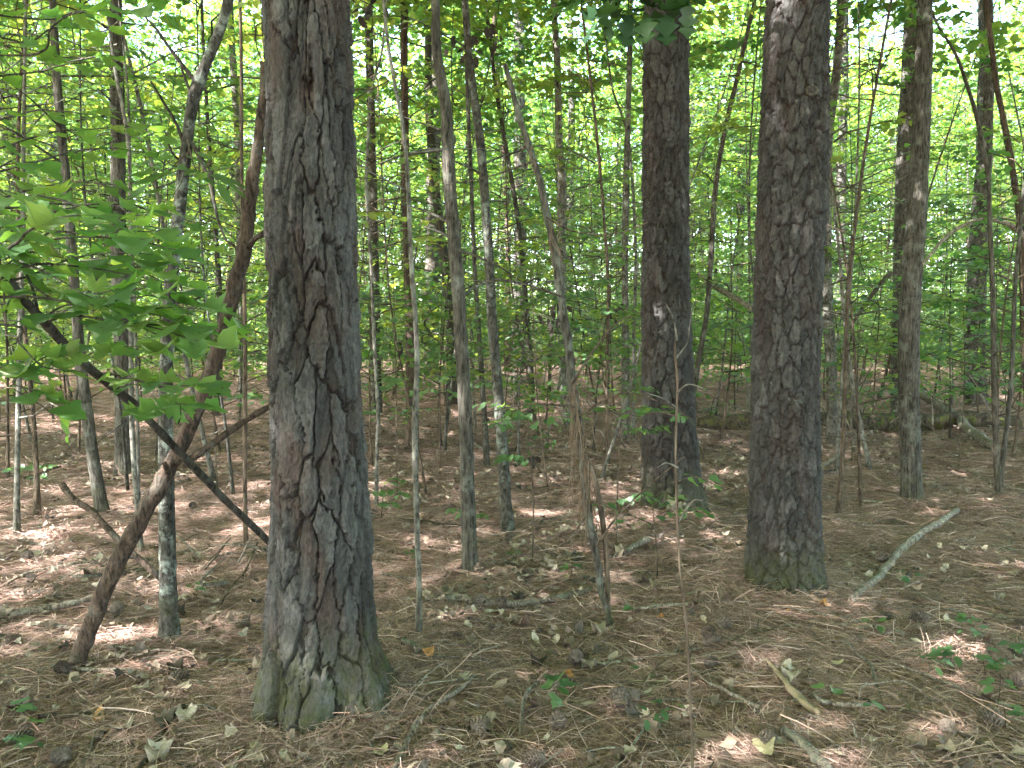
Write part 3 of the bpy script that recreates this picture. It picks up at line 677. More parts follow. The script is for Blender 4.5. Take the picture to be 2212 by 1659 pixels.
L4 = ST('sapling', [(1052, 1012, 18), (1048, 930, 14), (1040, 800, 13), (1032, 680, 12), (1024, 560, 11), (1018, 400, 10), (1010, 200, 10), (1005, 0, 9)], 'thin stem with green mossy foot between the two young oaks', 'sapling', M['oak'], 9, 'plain', 31, .04, 12, limbs=4)
L5 = ST('sapling', [(811, 1106, 12), (813, 1050, 11), (812, 990, 9), (817, 900, 10), (811, 800, 9), (806, 690, 9), (800, 560, 8), (790, 400, 8), (797, 280, 7), (800, 190, 7), (826, 130, 6)], 'crooked pale sapling close against the right flank of the biggest pine', 'sapling', M['pale'], 5, 'plain', 32, .025, 10, crown=None, limbs=5, lz=(.8, 3))
L6 = ST('oak_tree', [(889, 970, 34), (890, 850, 28), (886, 700, 24), (882, 560, 22), (876, 380, 20), (874, 200, 18), (872, 0, 16)], 'brown trunk directly behind the thin whitish sapling', 'oak tree', M['brown'], 11, 'ridge', 33, .03, 24, .004, .05, limbs=6, lz=(1, 5))
L7 = ST('gum_tree', [(815, 900, 26), (812, 800, 26), (810, 640, 24), (806, 450, 22), (800, 200, 20), (796, 0, 20)], 'shaded grey trunk standing back behind the crooked pale sapling', 'gum tree', M['oak'], 12, 'plain', 34, .06, 16, limbs=4, lz=(1, 5))
L8 = ST('gum_tree', [(1222, 930, 24), (1216, 800, 22), (1213, 620, 22), (1213, 470, 22), (1214, 380, 22), (1208, 300, 19), (1204, 150, 17), (1196, 0, 14)], 'straight pale barked tree in the middle of the view, behind the draped snag', 'gum tree', M['pale'], 12, 'plain', 35, .05, 18, limbs=5, lz=(2, 6))
L9 = ST('gum_tree', [(1348, 960, 25), (1350, 830, 20), (1351, 720, 18), (1350, 560, 17), (1353, 400, 15), (1357, 260, 14), (1362, 0, 12)], 'pale smooth trunk left of the slimmest big pine', 'gum tree', M['pale'], 12, 'plain', 36, .05, 18, limbs=5, lz=(2, 6))
L10 = ST('sapling', [(1366, 962, 10), (1370, 700, 8), (1375, 560, 8), (1369, 420, 7), (1358, 300, 7), (1340, 240, 6), (1322, 200, 5)], 'very thin pale sapling between the pale smooth trunk and a pine', 'sapling', M['pale'], 6, 'plain', 37, .06, 10, crown=None, limbs=5, lz=(1, 4))
L11 = ST('pine_tree', [(1122, 808, 36), (1122, 700, 32), (1124, 560, 30), (1124, 400, 28), (1122, 200, 26), (1122, 0, 24)], 'dark pine deep in the wood, right of the leaning lichened oak', 'pine tree', M['farpine'], 22, 'ridge', 38, .06, 30, .012, .1, 'pine', limbs=0)
L12 = ST('pine_tree', [(932, 832, 36), (932, 700, 33), (934, 520, 32), (936, 350, 30), (940, 150, 28), (944, 0, 27)], 'dark pine deep in the wood, just left of the rough young oak', 'pine tree', M['dark'], 22, 'ridge', 39, .06, 30, .012, .1, 'pine', limbs=0)
L13 = ST('gum_tree', [(1096, 812, 18), (1097, 680, 15), (1098, 500, 14), (1090, 350, 13), (1075, 200, 12), (1066, 0, 11)], 'slim tan trunk touching the view of the deep dark pine', 'gum tree', M['brown'], 12, 'plain', 43, .08, 14, limbs=4, lz=(2, 6))
L14 = ST('gum_tree', [(1150, 920, 16), (1147, 800, 14), (1135, 640, 12), (1123, 500, 12), (1107, 400, 11), (1090, 300, 10), (1072, 200, 10), (1055, 60, 9)], 'slim grey stem leaning left in the centre of the wood', 'gum tree', M['oak'], 10, 'plain', 44, .06, 12, limbs=5, lz=(2, 5))
M1 = ST('oak_tree', [(219, 1116, 40), (213, 1086, 31), (203, 1020, 27), (195, 965, 25), (187, 886, 25), (174, 800, 24), (160, 640, 22), (148, 433, 21), (140, 317, 20), (133, 233, 18), (123, 133, 18), (118, 50, 16), (114, 0, 15)], 'curved young oak with yellowish mossy foot, far left', 'oak tree', M['oak'], 9, 'ridge', 45, .014, 30, .004, .1, limbs=4, lz=(1.8, 4))
M2 = ST('gum_tree', [(268, 1032, 56), (269, 990, 44), (268, 900, 42), (266, 800, 41), (262, 600, 37), (256, 400, 34), (253, 200, 31), (250, 0, 28)], 'stout grey trunk behind the crossed leaning sticks, far left', 'gum tree', M['oak'], 13, 'ridge', 46, .02, 40, .004, .15, limbs=5, lz=(2, 5))
M3 = ST('oak_tree', [(367, 1388, 56), (366, 1345, 42), (361, 1240, 38), (360, 1106, 36), (360, 970, 33), (362, 860, 30), (366, 770, 29), (372, 650, 28), (382, 553, 28), (392, 450, 27), (402, 330, 26), (408, 280, 25), (414, 215, 26), (424, 185, 33), (430, 165, 27), (446, 130, 25), (465, 90, 24), (482, 40, 23), (492, 0, 23)], 'bent lichen spotted tree with a swollen knuckle, left of the biggest pine', 'oak tree', M['darklichen'], 8, 'ridge', 47, .009, 30, .0035, .1, limbs=0)
M4 = ST('sapling', [(305, 1182, 15), (299, 1100, 12), (293, 1000, 12), (289, 900, 12), (287, 800, 11), (282, 600, 10), (278, 300, 9), (245, 140, 8), (232, 40, 7), (222, 0, 6)], 'greyish sapling just right of the stout grey trunk', 'sapling', M['pale'], 6, 'plain', 48, .03, 12, crown=None, limbs=4)
M5 = ST('sapling', [(535, 1190, 12), (532, 1050, 11), (530, 900, 11), (528, 760, 10), (524, 560, 9), (520, 300, 9), (516, 0, 8)], 'thin straight brown sapling just left of the biggest pine', 'sapling', M['brown'], 7, 'plain', 49, .03, 10, limbs=6, lz=(.8, 3.2))
M6 = ST('gum_tree', [(524, 870, 19), (520, 700, 18), (518, 480, 17), (512, 250, 16), (500, 100, 16), (496, 0, 15)], 'pale trunk seen between the leaning dead branch and the bent lichen tree', 'gum tree', M['pale'], 13, 'plain', 50, .08, 16, limbs=4, lz=(2, 7))
H_ = ST('pine_tree', [(1812, 810, 26), (1815, 600, 24), (1818, 400, 22), (1822, 200, 20), (1824, 0, 18)], 'pale far pine seen behind the bent slender oak', 'pine tree', M['farpine'], 24, 'ridge', 51, .08, 24, .012, .05, 'pine', limbs=0)
N8 = ST('sapling', [(1488, 985, 15), (1496, 860, 14), (1508, 790, 13), (1526, 690, 13), (1535, 560, 13), (1540, 450, 13), (1552, 350, 12), (1570, 260, 12), (1592, 170, 11), (1612, 80, 10), (1632, 0, 9)], 'dark curving sapling rising between the two right hand pines', 'sapling', M['dark'], 6, 'plain', 52, .05, 14, crown=None, limbs=3, lz=(3, 5))

# pale broken snag by the ridged oak
S1 = ST('broken_snag', [(1934, 880, 24), (1936, 760, 22), (1940, 660, 19), (1944, 610, 15), (1942, 575, 7)], 'pale barkless broken snag against the left of the ridged oak', 'snag', M['dead'], 1.0, 'plain', 53, .05, 16, crown=None, limbs=0)

# draped dead snag in the middle: a split, leaning stem with hanging needles
def draped_snag():
    base = ground(1325, 1362)
    pts = [(1325, 1362, 0), (1312, 1318, .02), (1300, 1282, .03), (1288, 1200, .03), (1270, 1110, .04), (1262, 1010, .06), (1248, 910, .08), (1236, 830, .1), (1211, 630, .16), (1188, 490, .2), (1160, 370, .24), (1128, 270, .3), (1090, 140, .34)]
    P = np.array([onplane(x, y, base[1] + dy) for x, y, dy in pts]); P[0][2] = -.03
    root = thing('leaning_snag', 'dead leaning stem with split foot and brown needles draped over it', 'dead tree', (base[0], base[1], 0)); o = np.array(root.location)
    L = smooth_line(P, 8); n = len(L); r = np.interp(np.linspace(0, 1, n), (0, .12, .35, .5, .8, 1), (.011, .014, .022, .024, .018, .013))
    mb = MB(); V, Q, T = tube(L, r, 12, .35, 5); mb.add(V, Q, T, .3); link('trunk', mb.mesh('trunk', M['oak'], o), root)
    Q2 = [onplane(x, y, base[1] + .03) for x, y in ((1316, 1300), (1308, 1180), (1290, 1060), (1262, 980))]; Q2[0][2] = -.02
    branch_part(root, o, Q2[0], Q2[1:], .012, .016, M['brown'], 'split_stem', n=9)
    rng = np.random.default_rng(5)
    # hanging bundles of dead needles
    for (px, py, k, s) in ((1248, 905, 34, .26), (1262, 1000, 34, .3), (1270, 1090, 22, .24), (1240, 840, 30, .18), (1196, 510, 14, .14), (1150, 340, 12, .13)):
        mb = MB(); p = onplane(px, py, base[1] + .05)
        for q in range(k):
            a = p + rng.normal(0, .022, 3) + np.array((0, 0, rng.uniform(-.06, .06))); ln = s * rng.uniform(.5, 1.1); b = a + np.array((rng.normal(0, .03), rng.normal(0, .03), -ln)); m = (a + b) / 2 + rng.normal(0, .012, 3)
            w = np.array((.0016, 0, 0)); mb.add(np.array((a - w, a + w, m + w, m - w, b + w * .4, b - w * .4)), [(0, 1, 2, 3), (3, 2, 4, 5)], None, rng.random())
        link('needle_bundle', mb.mesh('needle_bundle', M['drape'], o), root)['kind'] = 'stuff'
    # crooked side branches
    for (pp, r0) in (([(1250, 900), (1340, 850), (1430, 870), (1500, 910)], .006), ([(1240, 880), (1150, 872), (1060, 890), (1010, 900)], .006), ([(1268, 1080), (1380, 1120), (1470, 1160), (1530, 1155)], .005), ([(1288, 1180), (1330, 1120), (1400, 1050), (1480, 985)], .006),
                     ([(1236, 830), (1280, 760), (1330, 700), (1390, 672)], .007), ([(1211, 640), (1130, 610), (1060, 560)], .005), ([(1180, 470), (1240, 500), (1330, 505), (1400, 480)], .005), ([(1150, 350), (1060, 380), (960, 400)], .005), ([(1270, 1110), (1210, 1180), (1120, 1200)], .004)):
        W = [onplane(x, y, base[1] - .05 * i) for i, (x, y) in enumerate(pp)]; branch_part(root, o, W[0], W[1:], r0, .0018, M['brown'], n=5)
draped_snag()

# two black limbs on the bent lichen tree
def m3_limbs():
    root, base, cl, rl = M3; Y = base[1]
    for pts, r0 in (([(425, 180), (393, 140), (360, 95), (335, 60), (305, 28)], .011), ([(413, 205), (400, 170), (388, 135)], .008), ([(402, 330), (382, 270), (350, 215), (325, 175)], .009), ([(398, 350), (372, 330), (345, 250)], .006),
                        ([(410, 300), (430, 340), (452, 390), (470, 470), (490, 520), (512, 535)], .010), ([(418, 310), (455, 370), (500, 430), (530, 480)], .005)):
        W = [onplane(x, y, Y - .03 * i) for i, (x, y) in enumerate(pts)]; branch_part(root, base, W[0], W[1:], r0, .004, M['dark'], 'limb', n=7)
m3_limbs()

# ------------------------------------------------------------------ leafy saplings near the camera: every leaf a part
LEAF = {}
def leaf_meshes(key, kinds, mat, n=3):
    out = []
    for i in range(n):
        for k in kinds:
            V, T = shaped(k, (.05, .22, .36)[i], (.2, .42, .12)[i], (0, .1, .25)[i], (.10, .14, .08)[i], i * 3.3 + len(k)); mb = MB(); mb.add(V, None, T, (.1, .4, .8)[i]); out.append(mb.mesh('leaf', mat, smooth=True))
    LEAF[key] = out
leaf_meshes('maple', ['maple', 'star'], M['maple']); leaf_meshes('star', ['star'], M['maple']); leaf_meshes('shrub', ['oval', 'mid'], M['shrub']); leaf_meshes('oak', ['oak'], M['darkleaf']); leaf_meshes('lance', ['lance'], M['shrub'])
leaf_meshes('curl', ['oak', 'oval'], M['curl']); leaf_meshes('seed', ['oval', 'star'], M['shrub'])

def put_leaf(root, key, p, d, nrm, size, rng):
    me = LEAF[key][rng.integers(0, len(LEAF[key]))]
    R = frame(np.asarray(d, float)[None], np.asarray(nrm, float)[None])[0]
    o = link('leaf', me, root); m = Matrix([list(R[i] * size) + [0] for i in range(3)] + [[0, 0, 0, 1]])
    m.translation = Vector(p) - root.location; o.matrix_local = m
    return o

def leafy_twig(root, pts, r0, key, size, gap, rng, mat=None, start=.15, droop=-.1, tilt=.35, budget=None):
    P = smooth_line(pts, 6); o = np.array(root.location); V, Q, T = tube(P, np.linspace(r0, .0012, len(P)), 5, .1)
    mb = MB(); mb.add(V, Q, T, .2); link('twig', mb.mesh('twig', mat or M['dark'], o), root)
    seg = np.linalg.norm(np.diff(P, axis=0), axis=1); cs = np.concatenate(([0], np.cumsum(seg))); L = cs[-1]; s = start * L; k = 0; made = 0
    while s < L:
        p = np.array([np.interp(s, cs, P[:, c]) for c in range(3)]); q = np.array([np.interp(min(s + .02, L), cs, P[:, c]) for c in range(3)]); t = q - p
        if np.linalg.norm(t) < 1e-6: t = P[-1] - P[-2]
        a = math.atan2(t[1], t[0]) + (1 if k % 2 else -1) * rng.uniform(.5, 1.3)
        d = np.array((math.cos(a), math.sin(a), rng.normal(droop, .15))); pet = size * rng.uniform(.3, .6)
        nr = rng.normal(0, tilt, 3); nr[2] = 1
        pp = p + d * pet * .8
        put_leaf(root, key, pp, d, nr, size * rng.uniform(.7, 1.15), rng); made += 1
        s += gap * rng.uniform(.6, 1.3); k += 1
    put_leaf(root, key, P[-1], P[-1] - P[-2], (rng.normal(0, .2), rng.normal(0, .2), 1), size, rng)
    return made + 1

def px_pts(l): return [at(x, y, d) for x, y, d in l]

def fallen_sapling():
    rng = np.random.default_rng(77)
    g = ground(742, 1325); line = [(g[0], g[1], -.02)] + [tuple(p) for p in px_pts([(590, 1180, 3.75), (500, 1093, 3.45), (400, 990, 3.1), (343, 930, 2.95), (289, 873, 2.78), (243, 836, 2.68), (170, 775, 2.5), (146, 751, 2.45), (91, 690, 2.32), (46, 642, 2.22), (0, 583, 2.12), (-120, 470, 1.95), (-260, 330, 1.9)])]
    root = thing('maple_sapling', 'dark stem leaning across the left side, carrying broad green leaves', 'sapling', (g[0], g[1], 0), 'leafy saplings'); o = np.array(root.location)
    L = smooth_line(line, 6); V, Q, T = tube(L, np.interp(np.linspace(0, 1, len(L)), (0, .3, .6, 1), (.017, .015, .0145, .011)), 12, .2, 4); mb = MB(); mb.add(V, Q, T); link('stem', mb.mesh('stem', M['dark'], o), root)
    tw = [([(85, 683, 2.3), (67, 614, 2.2), (40, 569, 2.1), (0, 526, 2.0), (-60, 480, 1.95)], .005), ([(40, 569, 2.1), (70, 575, 2.05), (131, 605, 2.0), (170, 630, 1.98), (240, 660, 1.95)], .003),
          ([(103, 696, 2.33), (131, 684, 2.3), (170, 683, 2.25), (231, 690, 2.2), (289, 699, 2.15), (334, 702, 2.12), (420, 706, 2.1), (490, 712, 2.08)], .0045), ([(250, 692, 2.2), (300, 672, 2.1), (370, 664, 2.0), (440, 668, 1.95)], .003),
          ([(219, 809, 2.65), (258, 809, 2.6), (304, 824, 2.55), (350, 839, 2.5), (389, 867, 2.45)], .0075), ([(252, 836, 2.68), (274, 830, 2.6), (334, 833, 2.5), (410, 833, 2.4), (445, 828, 2.3)], .003),
          ([(300, 884, 2.5), (334, 876, 2.3), (380, 873, 2.2), (420, 874, 2.15)], .0025), ([(146, 751, 2.45), (120, 760, 2.3), (90, 775, 2.15), (50, 800, 2.0)], .003), ([(170, 775, 2.5), (230, 752, 2.35), (300, 748, 2.2), (380, 752, 2.1)], .003),
          ([(30, 840, 2.1), (60, 860, 2.1), (95, 880, 2.1), (120, 905, 2.12)], .002), ([(67, 614, 2.2), (120, 648, 2.1), (190, 640, 2.0), (260, 622, 1.95), (330, 600, 1.9)], .003), ([(20, 540, 2.05), (100, 520, 1.95), (190, 512, 1.9), (290, 520, 1.9), (380, 540, 1.9)], .003),
          ([(91, 690, 2.32), (140, 660, 2.2), (220, 655, 2.1), (310, 640, 2.0), (390, 632, 1.95)], .003), ([(300, 700, 2.15), (360, 715, 2.05), (420, 735, 2.0), (470, 742, 1.95)], .0025), ([(0, 583, 2.12), (60, 545, 2.2), (150, 560, 2.3), (260, 575, 2.3), (350, 570, 2.3)], .003)]
    n = 0
    for pts, r in tw: n += leafy_twig(root, px_pts(pts), r, 'maple', .082, .058, rng)
    return n
NL1 = fallen_sapling()

def maple_left():
    rng = np.random.default_rng(78); g = np.array((-2.35, 2.6, 0)); root = thing('maple_sapling', 'young maple just off the left border, reaching leafy twigs across the upper left', 'sapling', (g[0], g[1], 0), 'leafy saplings'); o = np.array(root.location)
    st = smooth_line([(g[0], g[1], -.03), (g[0] + .05, g[1] + .02, .8), (g[0] - .02, g[1] + .05, 1.7), (g[0] + .1, g[1] + .05, 2.6), (g[0] + .2, g[1], 3.6)], 6)
    V, Q, T = tube(st, np.linspace(.022, .008, len(st)), 10, .15); mb = MB(); mb.add(V, Q, T); link('stem', mb.mesh('stem', M['oak'], o), root)
    def z(t): i = int(t * (len(st) - 1)); return tuple(st[i])
    tws = [(.45, [(40, 490, 2.6), (130, 455, 2.5), (230, 440, 2.45), (330, 455, 2.4)]), (.5, [(30, 420, 2.7), (140, 400, 2.7), (250, 405, 2.7)]), (.55, [(40, 360, 2.6), (150, 330, 2.7), (240, 320, 2.8), (310, 330, 2.9)]),
           (.62, [(30, 250, 2.7), (120, 240, 2.7), (210, 250, 2.75)]), (.68, [(40, 160, 2.8), (140, 140, 2.8), (240, 130, 2.9)]), (.72, [(50, 120, 2.5), (110, 60, 2.4), (160, 30, 2.3), (240, 20, 2.2)]), (.76, [(60, 40, 2.6), (170, 25, 2.5), (290, 30, 2.5), (360, 50, 2.5)]),
           (.8, [(60, -40, 2.6), (200, -30, 2.6), (340, -10, 2.7)]), (.48, [(60, 470, 3.0), (180, 480, 3.0), (300, 500, 2.9), (400, 490, 2.8)]), (.58, [(60, 300, 3.0), (190, 280, 3.1), (330, 270, 3.2)]), (.43, [(-20, 560, 2.0), (60, 500, 1.75), (130, 470, 1.65), (200, 465, 1.6)]), (.46, [(-40, 610, 2.2), (50, 600, 2.2), (150, 560, 2.2), (250, 545, 2.2), (330, 550, 2.2)]), (.5, [(0, 440, 2.2), (120, 430, 2.1), (230, 470, 2.05), (340, 500, 2.0)])]
    n = 0
    for t, l in tws: n += leafy_twig(root, [z(t)] + px_pts(l), .005, 'maple', .074, .068, rng, start=.3)
    return n
NL2 = maple_left()

def sprig_thing(name, label, cat, group, stem, rstem, twigs, key, size, gap, seed, mat, base=None):
    rng = np.random.default_rng(seed); b = np.array(base if base is not None else stem[0]); root = thing(name, label, cat, (b[0], b[1], max(0, b[2]) if base is None else b[2]), group); o = np.array(root.location)
    L = smooth_line(stem, 6); V, Q, T = tube(L, np.linspace(rstem, rstem * .4, len(L)), 8, .15); mb = MB(); mb.add(V, Q, T); link('stem', mb.mesh('stem', mat, o), root)
    for pts, r in twigs: leafy_twig(root, pts, r, key, size, gap, rng, mat)
    return root

def maple_front():
    rng = np.random.default_rng(79); g = np.array((-2.0, 1.75, 0)); root = thing('maple_sapling', 'broad leaved maple at the left border, its flat leaves nearest the camera', 'sapling', (g[0], g[1], 0), 'leafy saplings'); o = np.array(root.location)
    st = smooth_line([(g[0], g[1], -.03), (g[0] + .03, g[1] + .02, .8), (g[0] - .02, g[1] + .05, 1.6), (g[0] + .1, g[1] + .1, 2.5), (g[0] + .2, g[1] + .1, 3.2)], 6)
    V, Q, T = tube(st, np.linspace(.016, .006, len(st)), 10, .15); mb = MB(); mb.add(V, Q, T); link('stem', mb.mesh('stem', M['oak'], o), root)
    z = lambda h: tuple(st[int(np.argmin(np.abs(st[:, 2] - h)))])
    tws = [(1.55, [(-40, 640, 2.0), (60, 640, 2.0), (170, 655, 2.0), (280, 668, 2.05), (380, 690, 2.1)]), (1.6, [(-20, 580, 2.0), (90, 570, 2.05), (200, 580, 2.1), (310, 600, 2.15), (410, 620, 2.2)]), (1.7, [(0, 520, 2.1), (120, 500, 2.15), (240, 515, 2.2), (350, 530, 2.25), (450, 545, 2.3)]),
           (1.5, [(-20, 700, 2.0), (40, 740, 2.05), (90, 790, 2.1), (140, 800, 2.15)]), (1.8, [(0, 450, 2.2), (110, 440, 2.3), (220, 450, 2.4), (320, 460, 2.5)]), (2.5, [(0, 80, 2.6), (120, 60, 2.7), (240, 70, 2.8)]), (1.5, [(-30, 790, 2.0), (30, 830, 2.0), (80, 845, 2.05)])]
    for h, l in tws: leafy_twig(root, [z(h)] + px_pts(l), .0045, 'maple', .076, .085, rng, start=.2)
maple_front()

# sunny yellow-green spray up in the left wood
g = ground(300, 1120)
sprig_thing('maple_sapling', 'slim maple behind the crossed sticks with a yellow green leaf spray', 'sapling', 'leafy saplings', [(g[0], g[1], -.03), onplane(295, 800, g[1]), onplane(282, 400, g[1]), onplane(276, 200, g[1]), onplane(262, 60, g[1]), onplane(255, -20, g[1])], .014,
            [([onplane(278, 190, g[1]), onplane(230, 185, g[1] - .3), onplane(185, 190, g[1] - .5)], .003), ([onplane(279, 205, g[1]), onplane(330, 170, g[1] - .2), onplane(380, 175, g[1] - .5)], .003), ([onplane(277, 160, g[1]), onplane(240, 150, g[1] + .3), onplane(190, 160, g[1] + .4)], .003),
             ([onplane(280, 260, g[1]), onplane(330, 245, g[1]), onplane(370, 240, g[1])], .003), ([onplane(281, 330, g[1]), onplane(230, 300, g[1] - .3), onplane(190, 300, g[1] - .5)], .003), ([onplane(281, 290, g[1]), onplane(330, 290, g[1] - .4), onplane(370, 300, g[1] - .6)], .003)], 'star', .10, .09, 81, M['pale'])

# dark oak sprig hanging into the top right of the frame from a higher branch
sprig_thing('oak_branch', 'dark lobed oak leaves hanging down at the top, before the slimmest big pine', 'branch', None,
            px_pts([(1640, -420, 2.6), (1560, -260, 2.4), (1480, -120, 2.2), (1400, -40, 2.1)]), .012,
            [(px_pts([(1560, -260, 2.4), (1500, -60, 2.25), (1470, 0, 2.2), (1455, 40, 2.18)]), .003), (px_pts([(1480, -120, 2.2), (1430, -30, 2.1), (1410, 20, 2.05), (1400, 45, 2.0)]), .003), (px_pts([(1480, -120, 2.2), (1380, -50, 2.1), (1310, -10, 2.0), (1260, 10, 1.95)]), .003),
             (px_pts([(1440, -80, 2.15), (1350, -20, 2.2), (1320, 20, 2.2), (1300, 40, 2.2)]), .003), (px_pts([(1560, -260, 2.4), (1530, -40, 2.3), (1500, 10, 2.3)]), .003)] + [(px_pts([(1480 - 30 * i, -120 + 6 * i, 2.2), (1470 - 38 * i, -60, 2.1 + .03 * (i % 3)), (1478 - 40 * i, -20 + 14 * (i % 3), 2.05 + .05 * (i % 2)), (1480 - 41 * i, 10 + 14 * ((i * 2) % 4), 2.05)]), .0025) for i in range(5)], 'oak', .09, .042, 82, M['dark'])

# drooping narrow leaves against the bent tree
Y3 = M3[1][1] - .15
sprig_thing('vine_sprig', 'drooping narrow bluish leaves hanging against the bent lichen tree', 'vine', None, [onplane(405, 300, Y3), onplane(420, 360, Y3), onplane(440, 385, Y3)], .004,
            [([onplane(405, 330, Y3), onplane(360, 372, Y3 - .2), onplane(320, 400, Y3 - .3)], .0025), ([onplane(420, 360, Y3), onplane(445, 375, Y3 - .1), onplane(470, 400, Y3 - .15)], .0025), ([onplane(410, 310, Y3), onplane(395, 385, Y3 - .15), onplane(375, 420, Y3 - .2)], .0025)], 'lance', .13, .05, 83, M['brown'])

# thin bare sapling right in front, bottom to middle
def bare_sapling():
    b = at(1498, 1720, 2.35); b[2] = float(height(b[0], b[1])); root = thing('bare_sapling', 'thin bare brown stem right in front, crooked whitish twigs at its top', 'sapling', (b[0], b[1], 0)); o = np.array(root.location); Y = b[1]
    P = [(b[0], b[1], -.03)] + [onplane(x, y, Y) for x, y in ((1495, 1600), (1490, 1480), (1482, 1350), (1468, 1220), (1462, 1080), (1460, 950), (1463, 830), (1458, 760), (1462, 720))]
    L = smooth_line(P, 6); V, Q, T = tube(L, np.linspace(.0046, .003, len(L)), 8, .15); mb = MB(); mb.add(V, Q, T); link('stem', mb.mesh('stem', M['brown'], o), root)
    for pts in ([(1462, 735), (1455, 690), (1440, 660), (1432, 642)], [(1460, 775), (1485, 740), (1490, 700), (1500, 650)], [(1461, 850), (1490, 830), (1540, 850)], [(1461, 880), (1430, 860), (1400, 850)], [(1464, 1010), (1440, 1000), (1420, 1010)], [(1466, 1130), (1490, 1090), (1510, 1080), (1560, 1100)]):
        W = [onplane(x, y, Y - .02 * i) for i, (x, y) in enumerate(pts)]; branch_part(root, o, W[0], W[1:], .0032, .0012, M['pale'], 'twig', n=5)
    rng = np.random.default_rng(91)
    for pts in ([(1462, 900), (1420, 890), (1380, 900), (1350, 890)], [(1464, 1040), (1500, 1030), (1540, 1045)]):
        leafy_twig(root, [onplane(x, y, Y + .05 * i) for i, (x, y) in enumerate(pts)], .0025, 'shrub', .045, .045, rng, M['brown'])
bare_sapling()

# small leafy shrubs in the middle
def shrub(bx, by, top, twigs, label, seed, size=.072, key='shrub', gap=.032):
    g = ground(bx, by); Y = g[1]; st = [(g[0], g[1], -.02)] + [onplane(x, y, Y) for x, y in top]
    sprig_thing('shrub', label, 'shrub', 'leafy shrubs on the forest floor', st, .006, [([onplane(x, y, Y + dy) for x, y, dy in t], .0025) for t in twigs], key, size, gap, seed, M['brown'])
shrub(1150, 1215, [(1152, 1100), (1146, 980), (1140, 880)], [[(1146, 900, 0), (1100, 880, .2), (1050, 870, .3), (1020, 885, .35)], [(1146, 920, 0), (1200, 900, -.2), (1260, 905, -.3)], [(1146, 890, 0), (1110, 905, -.3), (1070, 915, -.5)], [(1142, 885, 0), (1160, 860, .2), (1200, 850, .3)], [(1150, 1000, 0), (1115, 985, -.1), (1090, 990, -.2)]], 'leafy shrub with flat sprays between the lichened oak and draped snag', 92)
shrub(1330, 1190, [(1334, 1060, ), (1340, 940), (1346, 870)], [[(1342, 900, 0), (1300, 880, .2), (1270, 890, .3)], [(1343, 890, 0), (1390, 880, -.2), (1440, 890, -.3), (1480, 905, -.35)], [(1344, 930, 0), (1390, 930, .2), (1430, 925, .3)], [(1346, 870, 0), (1370, 845, .1), (1400, 840, .2)], [(1336, 1080, 0), (1370, 1065, -.1), (1395, 1075, -.2)], [(1335, 1100, 0), (1300, 1085, -.2), (1280, 1095, -.3)]], 'leafy shrub with flat sprays before the slimmest big pine', 93)
shrub(1420, 1260, [(1418, 1180), (1410, 1100)], [[(1412, 1120, 0), (1450, 1100, -.1), (1500, 1105, -.2), (1530, 1115, -.25)], [(1414, 1140, 0), (1380, 1120, .1), (1350, 1125, .15)], [(1410, 1100, 0), (1430, 1080, .1), (1460, 1075, .15)]], 'small shrub with few leaves at the foot of the slimmest big pine', 94, .065)
shrub(822, 1130, [(826, 1090), (830, 1050)], [[(828, 1070, 0), (800, 1060, -.2), (780, 1075, -.3)], [(829, 1060, 0), (850, 1062, -.2), (870, 1070, -.3)], [(830, 1050, 0), (845, 1040, .1), (862, 1045, .2)], [(828, 1085, 0), (850, 1090, -.3)]], 'low bright green shrub close to the right flank of the biggest pine', 95, .065)
shrub(62, 1060, [(66, 1035), (60, 1005)], [[(62, 1015, 0), (40, 1010, -.2), (20, 1015, -.4)], [(62, 1010, 0), (85, 1005, -.2), (105, 1010, -.3)], [(60, 1005, 0), (75, 995, .1)], [(64, 1030, 0), (90, 1030, -.3)]], 'low green shrub at the far left on the needle floor', 96, .06)
shrub(1010, 1190, [(1008, 1150), (1004, 1110)], [[(1005, 1120, -.05), (1025, 1110, -.2), (1045, 1115, -.3)], [(1004, 1110, -.05), (990, 1095, -.15), (975, 1100, -.2)]], 'tiny shrub sprouting at the foot of the rough young oak', 97, .055)

def airy_sapling(bx, by, topx, topy, label, seed, n=12, L=.65, size=.066, key='shrub', zmin=.5):
    rng = np.random.default_rng(seed); g = ground(bx, by); t = onplane(topx, topy, g[1]); st = smooth_line([(g[0], g[1], -.02), (g[0] * .6 + t[0] * .4 + rng.normal(0, .04), g[1] + rng.normal(0, .05), t[2] * .45), (t[0], g[1], t[2])], 8); tw = []
    for q in range(n):
        f = zmin + (1 - zmin) * (q + .5) / n; p = st[int(f * (len(st) - 1))]; a = q * 2.4 + rng.normal(0, .4); l = L * rng.uniform(.55, 1.1) * (1.15 - .6 * (f - zmin)); d = np.array((math.cos(a), math.sin(a), 0)); w = np.array((-d[1], d[0], 0)) * rng.normal(0, .12) * l
        tw.append(([p, p + d * l * .35 + (0, 0, .12 * l), p + d * l * .7 + w + (0, 0, .16 * l), p + d * l + w * 1.6 + (0, 0, .08 * l)], .0028))
    sprig_thing('airy_sapling', label, 'sapling', 'airy leafy saplings of the middle ground', [tuple(v) for v in st[::4]], .007, tw, key, size, .042, seed, M['brown'])
airy_sapling(858, 1075, 850, 600, 'airy sapling with fine sprays between the biggest pine and the whitish sapling', 301)
airy_sapling(950, 1030, 955, 560, 'airy sapling just left of the rough young oak', 302)
airy_sapling(1085, 1050, 1120, 640, 'airy sapling between lichened young oak and draped snag', 303)
airy_sapling(1185, 1060, 1150, 620, 'airy sapling right behind the draped snag', 304, 12, .7)
airy_sapling(1300, 1040, 1290, 590, 'airy sapling left of the pale smooth trunk', 305, 12, .7)
